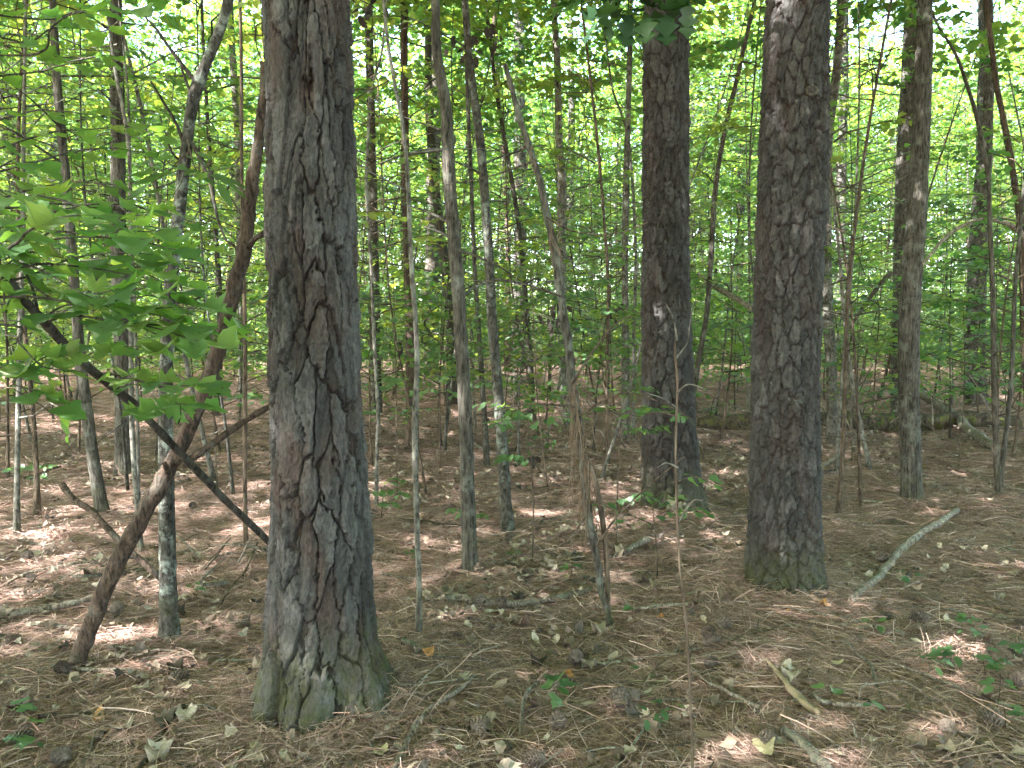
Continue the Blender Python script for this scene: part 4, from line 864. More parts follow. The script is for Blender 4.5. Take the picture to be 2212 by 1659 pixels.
airy_sapling(1390, 1010, 1370, 700, 'low airy sapling touching the left flank of the slimmest big pine', 306, 9)
airy_sapling(1840, 1000, 1860, 700, 'airy sapling behind the right flank of the right pine', 307, 10, .7)
airy_sapling(2070, 1010, 2080, 640, 'airy sapling between the ridged oak and the arching dark sapling', 308, 11, .75)
airy_sapling(470, 1060, 480, 640, 'airy sapling between the bent lichen tree and the biggest pine', 309, 11, .65)

# ------------------------------------------------------------------ leaning and fallen wood
def wood(name, label, cat, pts, r, mat, group=None, n=9, wob=.2, seed=1, k=6, onground=True, sink=.35, subs=()):
    """pts: pixel points on the ground (x, y) or (x, y, lift) """
    P = []
    for p in pts:
        g = ground(p[0], p[1]); lift = p[2] if len(p) > 2 else 0; P.append((g[0], g[1], g[2] + lift))
    L = smooth_line(P, k); rr = np.interp(np.linspace(0, 1, len(L)), np.linspace(0, 1, len(r)), r)
    if onground: L[:, 2] = np.maximum(L[:, 2], height(L[:, 0], L[:, 1])) + rr * (1 - sink) + .024
    L[1:-1] += np.random.default_rng(seed).normal(0, .12, (len(L) - 2, 3)) * rr[1:-1, None]
    o = L[0].copy(); V, Q, T = tube(L, rr, n, wob, seed); mb = MB(); mb.add(V, Q, T, .4)
    ob = link(name, mb.mesh(name, mat, o), None, o); tag(ob, label, cat, group)
    return ob, L

def leaning_stick():
    g = ground(166, 1432); Y0 = g[1]; root = thing('leaning_branch', 'long broken reddish brown branch propped against the left of the biggest pine', 'branch', (g[0], g[1], 0)); o = np.array(root.location)
    pts = [(166, 1432, 3.42), (188, 1370, 3.42), (225, 1280, 3.4), (277, 1170, 3.4), (324, 1090, 3.4), (360, 1020, 3.4), (383, 980, 3.4), (415, 905, 3.38), (445, 843, 3.36), (475, 740, 3.34), (503, 637, 3.32), (524, 553, 3.3), (534, 480, 3.3), (545, 395, 3.28), (558, 310, 3.26), (566, 255, 3.26), (572, 200, 3.26), (567, 135, 3.26)]
    L = smooth_line(px_pts(pts), 5); L[0][2] = -.02; n = len(L); r = np.interp(np.linspace(0, 1, n), (0, .3, .55, .75, .93, 1), (.034, .035, .032, .026, .021, .012))
    L[1:-1] += np.random.default_rng(3).normal(0, .0025, (n - 2, 3))
    V, Q, T = tube(L, r, 16, .22, 7); mb = MB(); mb.add(V, Q, T, .3); link('shaft', mb.mesh('shaft', M['redstick'], o), root)
    for pts, r0, r1 in (([(395, 1005, 3.38), (450, 965, 3.4), (520, 915, 3.45), (600, 868, 3.5)], .017, .013), ([(536, 535, 3.28), (552, 515, 3.25), (575, 500, 3.2), (592, 480, 3.2)], .013, .009), ([(516, 548, 3.3), (505, 530, 3.3), (492, 522, 3.3)], .007, .003), ([(524, 630, 3.3), (545, 625, 3.28)], .006, .003), ([(362, 1020, 3.35), (355, 1000, 3.3)], .014, .010), ([(563, 240, 3.24), (553, 236, 3.2)], .009, .004), ([(572, 200, 3.24), (583, 180, 3.22), (586, 160, 3.22)], .008, .003)):
        W = px_pts(pts); branch_part(root, o, W[0], W[1:], r0, r1, M['redstick'], 'stub', n=9)
leaning_stick()
def propped_stick():
    g = ground(345, 1250); P = [(g[0], g[1], .0), *px_pts([(337, 1240, 4.45), (270, 1180, 4.5), (233, 1143, 4.55), (200, 1105, 4.6), (160, 1079, 4.65), (134, 1047, 4.7)])]; L = smooth_line(P, 5); o = L[0].copy(); o[2] = 0
    r = np.linspace(.017, .019, len(L)); V, Q, T = tube(L, r, 10, .2, 8); mb = MB(); mb.add(V, Q, T); ob = link('propped_stick', mb.mesh('propped_stick', M['redstick'], o), None, o); tag(ob, 'short stick with broken pale end poking up behind the propped reddish branch', 'stick')
propped_stick()
def prop_px(name, label, cat, pts, r, mat, n=9, seed=1):
    L = smooth_line(px_pts(pts), 5); o = L[0].copy(); V, Q, T = tube(L, np.interp(np.linspace(0, 1, len(L)), np.linspace(0, 1, len(r)), r), n, .2, seed); mb = MB(); mb.add(V, Q, T); ob = link(name, mb.mesh(name, mat, o), None, o); tag(ob, label, cat); return ob
# broken pole leaning in the right wood: from the snag down to the brush
prop_px('leaning_pole', 'dark broken pole slanting between the bent slender oak and the pale snag', 'branch', [(1834, 712, 10.4), (1860, 670, 10.6), (1885, 635, 10.8), (1905, 610, 10.95), (1925, 590, 11.1)], [.018, .028, .032, .036], M['brown'])
prop_px('leaning_pole', 'pale dead pole slanting down from between two big pines to the right pine', 'branch', [(1508, 592, 9.6), (1540, 617, 9.2), (1590, 645, 8.8), (1632, 672, 8.4)], [.02, .03, .032, .03], M['dead'])
prop_px('arched_branch', 'pale arched dead branch reaching from the right border to the ridged oak', 'branch', [(1990, 575, 7.3), (2040, 515, 7.5), (2085, 485, 7.6), (2125, 472, 7.7), (2160, 478, 7.8), (2195, 495, 7.9), (2240, 540, 8.0)], [.012, .018, .022, .026, .03], M['dead'])

LOGS = 'fallen wood on the forest floor'
wood('fallen_log', 'pale barked fallen log pointing away, right of the ridged oak', 'log', [(2148, 990), (2101, 955), (2068, 930, .05), (2030, 908, .12), (1990, 886, .2), (1950, 866, .3)], [.05, .07, .072, .074, .076, .07], M['dead'], LOGS, 14)
wood('fallen_log', 'long green mossy rotten log lying across behind the right pines', 'log', [(1508, 938), (1640, 940), (1800, 936), (1960, 934), (2080, 930), (2200, 930)], [.09, .13, .14, .14, .13, .10], M['mosslog'], LOGS, 16, .3)
wood('fallen_branch', 'long pale lichened branch lying aslant right of the right pine', 'branch', [(1838, 1326), (1870, 1280), (1897, 1253), (1935, 1205), (1966, 1182), (2000, 1150), (2025, 1135), (2066, 1108)], [.019, .022, .023, .025, .026, .024], M['dead'], LOGS, 12, .2, 5)
wood('fallen_branch', 'short thick stick lying behind the right pine on its right', 'branch', [(1768, 1017), (1795, 1003), (1822, 986)], [.025, .03, .028], M['stick'], LOGS, 10)
wood('fallen_branch', 'dark short stick at the right foot of the right pine', 'branch', [(1768, 1034), (1790, 1032), (1803, 1026)], [.018, .02, .012], M['redstick'], LOGS, 9)
wood('split_branch', 'pale split length of wood lying in the lower right litter', 'branch', [(1652, 1448), (1676, 1480), (1700, 1512), (1730, 1546), (1768, 1576)], [.003, .009, .013, .015, .012], M['split'], LOGS, 8, .5, 3)
wood('curved_stick', 'dark curved stick below the pale split wood', 'stick', [(1755, 1535), (1780, 1555), (1830, 1564), (1890, 1566), (2010, 1558)], [.008, .010, .010, .008, .004], M['stick'], LOGS, 8)
wood('forked_twig', 'crooked grey twig above the dark curved stick', 'twig', [(1822, 1414), (1850, 1442), (1876, 1462), (1890, 1500), (1905, 1548)], [.004, .007, .007, .006, .003], M['dead'], LOGS, 7)
wood('arched_twig', 'thin twig arching over the dark curved stick', 'twig', [(1854, 1550), (1860, 1530, .02), (1890, 1521, .03), (1960, 1517, .04), (2040, 1560, .01)], [.004, .004, .004, .003], M['stick'], LOGS, 6)
wood('fallen_branch', 'lichen spotted stick end lying at the bottom right of centre', 'branch', [(1690, 1615), (1740, 1660), (1790, 1710)], [.016, .018, .018], M['dead'], LOGS, 10)
wood('fallen_branch', 'brown stick rising from the bottom border towards the right of the biggest pine', 'branch', [(840, 1690), (890, 1590), (930, 1545), (985, 1510), (1028, 1466)], [.012, .013, .013, .011, .006], M['stick'], LOGS, 9, .2, 4)
wood('lichen_stick', 'short chunk of lichen white wood next to an orange leaf', 'stick', [(866, 1397), (886, 1410), (908, 1428)], [.010, .014, .012], M['pale'], LOGS, 9, .2)
wood('fallen_log', 'long half buried grey branch lying left of the draped snag', 'branch', [(920, 1297), (990, 1302), (1040, 1315), (1090, 1322), (1140, 1320), (1220, 1305), (1290, 1285)], [.014, .02, .022, .021, .02, .02, .016], M['dead'], LOGS, 11, .25)
wood('lichen_stick', 'grey green lichened stick in front of the rough young oak', 'stick', [(1084, 1214), (1108, 1232), (1122, 1256), (1136, 1272)], [.007, .012, .012, .010], M['pale'], LOGS, 8)
wood('fallen_branch', 'pale tapering branch on the litter right of the draped snag', 'branch', [(1304, 1210), (1350, 1202), (1388, 1186), (1404, 1180)], [.009, .018, .024, .018], M['dead'], LOGS, 9)
wood('fallen_branch', 'thin branch curving on the litter behind the pale tapering branch', 'branch', [(1404, 1196), (1430, 1186), (1475, 1160)], [.008, .008, .006], M['stick'], LOGS, 7)
wood('lichen_stick', 'crooked white spotted stick pointing at a bunch of upright needles', 'stick', [(1122, 1594), (1126, 1560), (1135, 1520), (1158, 1486)], [.004, .007, .007, .008], M['dead'], LOGS, 8)
wood('fallen_branch', 'brown branch lying behind the pine needles left of the bare grey trunk', 'branch', [(985, 1140), (1040, 1150), (1090, 1165), (1120, 1185), (1160, 1195)], [.006, .008, .008, .008, .005], M['stick'], LOGS, 7)
wood('fallen_branch', 'long grey branch lying at the far left below the propped stick', 'branch', [(-30, 1338), (40, 1332), (100, 1325), (150, 1318), (207, 1303)], [.016, .019, .019, .018, .016], M['stick'], LOGS, 10)
wood('fallen_branch', 'thin grey branch lying at left behind the propped reddish branch', 'branch', [(18, 1275), (60, 1252), (100, 1245), (170, 1228), (248, 1216)], [.006, .011, .012, .012, .009], M['dead'], LOGS, 9)
wood('fallen_branch', 'straight stick on the litter below the foot of the reddish branch', 'branch', [(120, 1449), (180, 1455), (240, 1460), (300, 1463)], [.006, .009, .010, .007], M['stick'], LOGS, 8)
wood('fallen_branch', 'pale stick lying at the foot of the reddish branch on its left', 'branch', [(60, 1358), (120, 1362), (175, 1370)], [.010, .012, .010], M['dead'], LOGS, 8)
wood('fallen_branch', 'mossy bent stick at the bottom left of the biggest pine', 'branch', [(296, 1660), (325, 1625), (355, 1580), (398, 1540)], [.008, .012, .013, .009], M['mosslog'], LOGS, 9)
wood('forked_twig', 'pale forked twig at the bottom border, left', 'twig', [(170, 1650), (196, 1610), (205, 1575)], [.005, .006, .004], M['dead'], LOGS, 7)
wood('fallen_branch', 'stick lying behind the dark tree foot left of the biggest pine', 'branch', [(455, 1222), (500, 1212), (585, 1206)], [.007, .009, .008], M['dead'], LOGS, 8)
wood('fallen_branch', 'pale curved branch on the floor between the two right hand pines', 'branch', [(1510, 905), (1550, 890), (1590, 895), (1625, 912)], [.02, .03, .03, .03], M['dead'], LOGS, 9)
wood('fallen_branch', 'grey branch on the floor left of the pale smooth trunk', 'branch', [(1240, 880), (1280, 885), (1320, 905), (1350, 925)], [.015, .02, .028, .03], M['stick'], LOGS, 9)
wood('fallen_branch', 'brown branch lying across the floor under the leafy shrubs', 'branch', [(1130, 998), (1200, 994), (1290, 1000)], [.012, .016, .016], M['redstick'], LOGS, 9)
wood('fallen_branch', 'whitish branch on the floor just right of the lichened oak', 'branch', [(1020, 965), (1060, 980), (1100, 985)], [.02, .024, .018], M['dead'], LOGS, 9)
wood('fallen_branch', 'long thin branch on the floor right of the ridged oak', 'branch', [(2046, 1008), (2090, 1022), (2150, 1050), (2210, 1062)], [.008, .012, .014, .012], M['stick'], LOGS, 8)
wood('fallen_branch', 'thin dark branch on the floor at the far left in the shade', 'branch', [(0, 1030), (60, 1050), (130, 1020)], [.012, .02, .015], M['redstick'], LOGS, 8)

def loose_sticks():
    rng = np.random.default_rng(55)
    spots = [(1010, 1330), (1090, 1180), (1190, 1290), (1260, 1390), (1380, 1330), (1500, 1240), (1430, 1420), (1560, 1480), (1640, 1400), (1880, 1390), (1990, 1320), (2090, 1250), (2160, 1180), (2080, 1170), (1900, 1130), (1850, 1080), (1560, 1130), (1350, 1100), (1230, 1130), (1180, 1060), (960, 1140), (880, 1250), (870, 1480), (1010, 1600), (1290, 1600), (1600, 1560), (1990, 1600), (2120, 1530), (440, 1150), (500, 1290), (430, 1420), (560, 1330), (260, 1240), (90, 1180), (60, 1480), (250, 1560), (470, 1560), (140, 1120), (1420, 1000), (1560, 1010), (1700, 1350), (1860, 1240), (2000, 1060), (1080, 1440), (1350, 1470)]
    marks = [(690, 1500, 'the biggest pine'), (1692, 1285, 'the right pine'), (1450, 1105, 'the slimmest big pine'), (1310, 1330, 'the draped snag'), (190, 1400, 'the reddish leaning branch'), (1016, 1235, 'the rough young oak'), (1970, 1075, 'the ridged oak'), (1930, 1230, 'the long lichened branch'), (905, 1370, 'the thin whitish sapling'), (1720, 1520, 'the pale split wood'), (930, 1560, 'the brown stick at the bottom'), (367, 1380, 'the bent lichen tree')]
    for i, (x, y) in enumerate(spots):
        m = min(marks, key=lambda q: (q[0] - x) ** 2 + (1.5 * (q[1] - y)) ** 2); tone = ('pale', 'grey', 'brown')[i % 3]; mat = M[('dead', 'stick', 'brown')[i % 3]]
        g = ground(x, y); a = rng.uniform(-.5, .5) + (math.pi if rng.random() < .5 else 0) if rng.random() < .7 else rng.uniform(0, 6.28); L = rng.uniform(.25, .85); d = np.array((math.cos(a), math.sin(a), 0)); sd = np.array((-d[1], d[0], 0)); bow = rng.normal(0, .10) * L
        P = np.array([g - d * L / 2, g - d * L * .15 + sd * bow, g + d * L * .2 + sd * bow * .8, g + d * L / 2]); P[:, 2] = height(P[:, 0], P[:, 1]) + .022 + np.abs(rng.normal(0, .012, 4)); r0 = rng.uniform(.004, .011)
        C2 = smooth_line(P, 5); C2[1:-1] += rng.normal(0, r0 * .35, (len(C2) - 2, 3)); V, Q, T = tube(C2, np.linspace(r0, r0 * .45, len(C2)), 7, .2, i); mb = MB(); mb.add(V, Q, T, .4)
        side = 'left of' if x < m[0] else 'right of'; vert = 'in front and ' if y > m[1] + 40 else ('behind and ' if y < m[1] - 40 else '')
        root = thing('fallen_twig', f'{tone} fallen twig lying {vert}{side} {m[2]}', 'twig', g, 'loose twigs on the litter'); link('shaft', mb.mesh('shaft', mat, g), root)
        if i % 2 == 0:
            k = len(C2) // 2; e = C2[k] + (d * .5 + sd * rng.choice((-1, 1)) * .5) * L * .35 + (0, 0, .03); branch_part(root, g, C2[k], [(C2[k] + e) / 2 + (0, 0, .01), e], r0 * .6, .0015, mat, 'side_twig', n=5, k=3)
loose_sticks()

# ------------------------------------------------------------------ cones, orange leaves, seedlings, large dead leaves
def cone_mesh(seed):
    rng = np.random.default_rng(seed); mb = MB()
    L = np.array([(0, y, .03) for y in np.linspace(-.042, .045, 8)]); V, Q, T = tube(L, np.array((.008, .016, .02, .021, .019, .016, .011, .004)), 8); mb.add(V, Q, T, .0)
    for i in range(84):
        t = i / 84; a = i * 2.39996; y = -.042 + .086 * t; r = .024 * math.sin(math.pi * (.18 + .76 * t)) ** .8 + .004
        c, s = math.cos(a), math.sin(a); out = np.array((c, .35, s)); out /= np.linalg.norm(out); p = np.array((c * r * .55, y, .03 + s * r * .55)); tip = np.array((c * r * 1.35, y + .010, .03 + s * r * 1.35)); tg = np.array((-s, 0, c)) * (.0065 * (.5 + math.sin(math.pi * (.15 + .8 * t)) * .7))
        th = np.array((0, -.0022, 0)); spine = tip + out * .003
        V = np.array((p, tip - tg, tip + tg, tip - tg + th, tip + tg + th, spine)); mb.add(V, [(1, 2, 4, 3)], [(0, 2, 1), (0, 3, 4), (0, 1, 3), (0, 4, 2), (1, 5, 2), (3, 4, 5)], .5 * rng.random())
    return mb.mesh('pine_cone', M['cone'], smooth=False)
CONES = [cone_mesh(1), cone_mesh(2)]
def cones():
    rng = np.random.default_rng(6)
    L = [(30, 1402, 'at the far left border'), (133, 1463, 'left of the stick below the reddish branch'), (250, 1332, 'right of the reddish branch'), (386, 1474, 'on the litter left of the mossy pine foot'), (43, 1596, 'at the lower left border'), (131, 1638, 'at the bottom border on the left'), (60, 1216, 'behind the grey branches at the far left'), (416, 1112, 'on the shaded floor behind the crossed sticks'),
         (1082, 1324, 'on the half buried grey branch'), (1206, 1577, 'beside dark leaves at the bottom centre'), (1340, 1540, 'left one of a touching pair'), (1366, 1535, 'right one of a touching pair'), (1244, 1434, 'among dark leaves below the draped snag'), (1102, 1168, 'on the floor right of the rough young oak'), (1160, 1652, 'at the bottom border in the centre'), (1035, 1586, 'pale one near the bottom centre'), (1140, 1255, 'beside the grey green lichened stick'),
         (1558, 1380, 'topmost of a cluster left of the split wood'), (1532, 1398, 'middle one of a cluster left of the split wood'), (1542, 1414, 'lowest of a cluster left of the split wood'), (1532, 1452, 'alone left of the pale split wood'), (2200, 1502, 'at the right border'), (2145, 1586, 'by seedlings at the lower right'), (2046, 1617, 'near the bottom border on the right'), (1652, 1640, 'at the bottom right beside the lichen spotted stick'), (2208, 1350, 'at the right border above the seedlings'), (1907, 1216, 'under the long pale lichened branch'), (1990, 1358, 'right of the lower end of the lichened branch'), (1040, 1318, 'touching the half buried branch at its middle')]
    for i, (x, y, w) in enumerate(L):
        g = ground(x, y); o = link('pine_cone', CONES[i % 2], None, (g[0], g[1], g[2] + .026), (rng.normal(0, .15), rng.normal(0, .15), rng.uniform(0, 6.28)), rng.uniform(.68, .95))
        tag(o, 'dark open pine cone ' + w, 'pine cone', 'pine cones on the forest floor')
cones()

DL = []
def dead_leaves():
    rng = np.random.default_rng(9)
    def mk(kinds, mat):
        out = []
        for i, (k, c, w) in enumerate(kinds):
            V, T = shaped(k, .22, .25, c * 1.3, w * 1.6, i * 1.9); mb = MB(); mb.add(V, None, T, 0); out.append(mb.mesh('dead_leaf', mat, smooth=True))
        return out
    tan = mk([('oak', .3, .1), ('oval', .5, .12), ('star', .3, .2), ('maple', .45, .25), ('oval', -.35, .15), ('lance', .5, .1)], M['deadleaf'])
    org = mk([('maple', .25, .2), ('oval', .3, .2)], M['orangeleaf']); yel = mk([('maple', .2, .12), ('oval', .3, .1)], M['yellowleaf'])
    def place(me, x, y, size, label, cat='leaf', group='fallen leaves on the litter', lift=.036):
        g = ground(x, y); a = rng.uniform(0, 6.28); R = frame(np.array([[math.cos(a), math.sin(a), rng.normal(0, .2)]]), up_normals(1, rng, .2))[0] * size
        o = link('dead_leaf', me); m = Matrix([list(R[i]) + [0] for i in range(3)] + [[0, 0, 0, 1]]); m.translation = (g[0], g[1], g[2] + lift); o.matrix_world = m; tag(o, label, cat, group)
    for x, y, s, w in ((920, 1430, .075, 'at the end of the lichen white chunk'), (1220, 1463, .06, 'above the green seedling at the bottom centre'), (1434, 1364, .06, 'between draped snag and right pine'), (217, 1535, .10, 'in the lower left litter'), (1705, 1353, .055, 'below the foot of the right pine'), (1768, 1336, .08, 'by the lower end of the lichened branch'), (1915, 1310, .045, 'right of the lichened branch end')):
        place(org[int(x) % 2], x, y, s * .72, 'orange curled leaf ' + w)
    for x, y, s, w in ((1556, 1277, .07, 'left of the right pine foot'), (830, 1640, .07, 'at the bottom right of the biggest pine'), (558, 1615, .07, 'below the mossy foot of the biggest pine, standing upright'), (640, 1600, .06, 'below the biggest pine'), (1810, 1470, .06, 'above the crooked grey twig'), (1640, 1642, .1, 'by the bottom border, right'), (1480, 1345, .05, 'left of a broken stick before the right pine')):
        place(yel[int(x) % 2], x, y, s * .75, 'pale yellow fallen leaf ' + w)
    # the largest of the ordinary dead leaves, one object each
    marks = [(690, 1500, 'the biggest pine'), (1692, 1285, 'the right pine'), (1300, 1330, 'the draped snag'), (190, 1400, 'the reddish leaning branch'), (1720, 1520, 'the pale split wood'), (930, 1560, 'the brown stick at the bottom'), (1080, 1320, 'the half buried grey branch'), (2050, 1480, 'the seedlings at the right'), (1450, 1580, 'the bare stem in front'), (330, 1610, 'the mossy bent stick'), (1930, 1230, 'the long lichened branch'), (1200, 1520, 'the seedling in the centre'), (60, 1560, 'the lower left corner'), (2120, 1620, 'the lower right corner'), (470, 1320, 'the dark bent tree')]
    sn = ['lobed', 'narrow', 'pointed', 'broad', 'cupped', 'thin']
    cnt = 0; P = []
    while cnt < 270:
        r = math.sqrt(rng.uniform(2.6, 30)); a = rng.uniform(-.66, .66); x, y = r * math.sin(a), r * math.cos(a)
        px, py = to_px((x, y, 0))
        if not (-20 < px < 2230 and py < 1690): continue
        if noise3(x / 1.1, y / 1.1, 0, 55) + rng.uniform(-.6, .8) < -.2: continue
        if any((x - q[0]) ** 2 + (y - q[1]) ** 2 < .004 for q in P): continue
        P.append((x, y)); k = int(rng.integers(0, len(tan)))
        mk_ = min(marks, key=lambda m: (m[0] - px) ** 2 + (1.5 * (m[1] - py)) ** 2)
        side = ('left of' if px < mk_[0] else 'right of'); vert = 'in front and ' if py > mk_[1] + 40 else ('behind and ' if py < mk_[1] - 40 else '')
        place(tan[k], px, py, rng.uniform(.045, .085), f'{sn[k]} dry leaf {vert}{side} {mk_[2]}'); cnt += 1
dead_leaves()

def seedlings():
    rng = np.random.default_rng(14)
    S = [(1205, 1545, 3, .07, 'single upright green seedling at the bottom centre', 'seed', 5), (1388, 1600, 3, .05, 'small green sprout by the bottom cones', 'seed', 4), (1427, 1590, 3, .05, 'green sprout left of the bare stem in front', 'shrub', 6), (1385, 1485, 2, .045, 'tiny green sprout right of the orange leaf', 'seed', 3), (60, 1610, 3, .06, 'green seedling at the lower left corner', 'seed', 6), (20, 1570, 3, .08, 'broad leaved seedling at the left border', 'shrub', 4), (890, 1225, 3, .05, 'yellowish sprout at the foot of the thin whitish sapling', 'seed', 8), (1228, 1262, 3, .06, 'round leaved sprout left of the draped snag', 'shrub', 4),
         (1365, 1345, 2, .05, 'two pale green leaves right of the draped snag foot', 'shrub', 2), (1815, 1590, 2, .06, 'low green sprout below the dark curved stick', 'seed', 3), (1850, 1600, 2, .06, 'flat green leaf pair just right of the low sprout', 'shrub', 2), (2000, 1475, 3, .055, 'row of green leaves left of the right seedlings', 'seed', 7), (2060, 1450, 3, .06, 'tallest of the seedlings at the right', 'seed', 9), (2110, 1400, 3, .06, 'spreading green seedling high in the right seedling patch', 'seed', 9), (2130, 1480, 3, .06, 'seedling in the middle of the right seedling patch', 'seed', 9), (2150, 1550, 3, .055, 'small seedling low in the right patch', 'seed', 6), (2190, 1440, 3, .06, 'seedling at the right border', 'seed', 8), (1890, 1410, 2, .05, 'sprout above the forked grey twig', 'seed', 4), (2170, 1590, 2, .06, 'pair of green leaves in the right corner', 'shrub', 3), (1960, 1260, 4, .05, 'ferny sprout right of the lichened branch', 'seed', 8), (1100, 1225, 3, .045, 'sprout behind the lichened stick', 'shrub', 4), (430, 1300, 3, .045, 'sprout right of the dark bent tree', 'shrub', 4)]
    for x, y, n, s, lab, key, nl in S:
        g = ground(x, y); root = thing('seedling', lab, 'seedling', (g[0], g[1], g[2]), 'green seedlings on the litter'); h = rng.uniform(.07, .15)
        mb = MB(); tp = np.array((rng.normal(0, .02), rng.normal(0, .02), h)); V, Q, T = tube(np.array(((0, 0, -.01), tp * .5 + (.006, 0, 0), tp)), (.0018, .0014, .001), 5); mb.add(V, Q, T, .3); link('stem', mb.mesh('stem', M['brown']), root)
        for q in range(nl):
            a = rng.uniform(0, 6.28); f = rng.uniform(.6, 1); d = np.array((math.cos(a), math.sin(a), .1)); p = np.array((g[0], g[1], g[2])) + tp * f + d * rng.uniform(.01, .07 if nl > 5 else .03)
            put_leaf(root, key, p, d, (rng.normal(0, .25), rng.normal(0, .25), 1), s * rng.uniform(.7, 1.1), rng)
seedlings()

# dark curled dead leaves caught in the twigs
def curled(px, py, Y, n, spread, label):
    rng = np.random.default_rng(int(px)); c = onplane(px, py, Y); root = thing('dead_leaf_cluster', label, 'dead leaves', c, 'clusters of hanging dead leaves')
    mb = MB(); V, Q, T = tube(np.array([c + (-spread * 1.2, 0, .05), c, c + (spread, .02, -.06)]), (.004, .004, .002), 5); mb.add(V, Q, T, .2); link('twig', mb.mesh('twig', M['dark'], c), root)
    for q in range(n):
        p = c + rng.normal(0, 1, 3) * (spread * .6, .08, spread * .55); d = np.array((rng.normal(0, .5), rng.normal(0, .5), -1)); put_leaf(root, 'curl', p, d, rng.normal(0, 1, 3), rng.uniform(.05, .085), rng)
curled(995, 105, 5.4, 16, .13, 'black curled dead leaves caught high beside the rough young oak'); curled(1060, 75, 5.4, 10, .1, 'black curled leaves on a twig top centre'); curled(803, 12, 4.4, 10, .09, 'black curled leaves at the top border right of the biggest pine'); curled(1200, 690, 5.2, 14, .14, 'dark dead leaves hanging on the draped snag in the centre'); curled(1152, 1000, 5.0, 5, .05, 'dark dead leaf hanging low left of the draped snag'); curled(870, 740, 6.5, 10, .1, 'reddish dead leaves hanging behind the thin whitish sapling'); curled(1335, 660, 8.0, 9, .12, 'brown dead leaves left of the slimmest big pine')

def brush(px, py, w, h, n, seed, label, fern=0):
    rng = np.random.default_rng(seed); g = ground(px, py); root = thing('brush_heap', label, 'brush', (g[0], g[1], 0), 'heaps of dead brush'); o = np.array(root.location)
    for q in range(n):
        a = g + (rng.normal(0, w * .5), rng.normal(0, .35), 0); a[2] = rng.uniform(0, .1); ang = rng.uniform(0, math.pi); L = rng.uniform(.4, 1.0) * w; e = rng.uniform(.1, 1.0) * h
        b = a + np.array((math.cos(ang) * L * .5, rng.normal(0, .3), e)); c = a + np.array((math.cos(ang) * L, rng.normal(0, .4), e * rng.uniform(.2, 1.1)))
        branch_part(root, o, a, [b, c], rng.uniform(.006, .014), .002, M[('dead', 'stick', 'brown')[q % 3]], 'stick', n=5)
    for q in range(fern):
        a = g + np.array((rng.normal(0, w * .5), rng.normal(0, .3), 0)); ang = rng.uniform(0, 6.28); L = rng.uniform(.3, .6)
        leafy_twig(root, [(a[0], a[1], 0), (a[0] + math.cos(ang) * L * .5, a[1] + .2 * math.sin(ang), rng.uniform(.3, .9) * h), (a[0] + math.cos(ang) * L, a[1] + .3 * math.sin(ang), rng.uniform(.3, .9) * h)], .003, 'shrub', .075, .06, rng, M['brown'])
brush(1862, 935, .9, .9, 22, 201, 'heap of dead brush and leafy sprigs behind the right pine', 9)
brush(1565, 925, 1.1, .5, 20, 202, 'tangle of pale dead branches on the floor between the two right pines', 3)
brush(2060, 900, 1.4, .9, 18, 203, 'dead branches sticking up at the foot of the far dark pine', 3)
brush(1290, 985, 1.0, .5, 16, 204, 'low tangle of thin branches left of the slimmest big pine', 4)
brush(150, 830, 2.2, 1.2, 18, 205, 'dead brush standing far back in the left wood', 4)
brush(1060, 835, 2.0, 1.2, 20, 206, 'pale dead brush far back behind the lichened young oak', 3)
brush(520, 1225, .5, .15, 14, 207, 'small pile of grey twigs left of the biggest pine', 0)

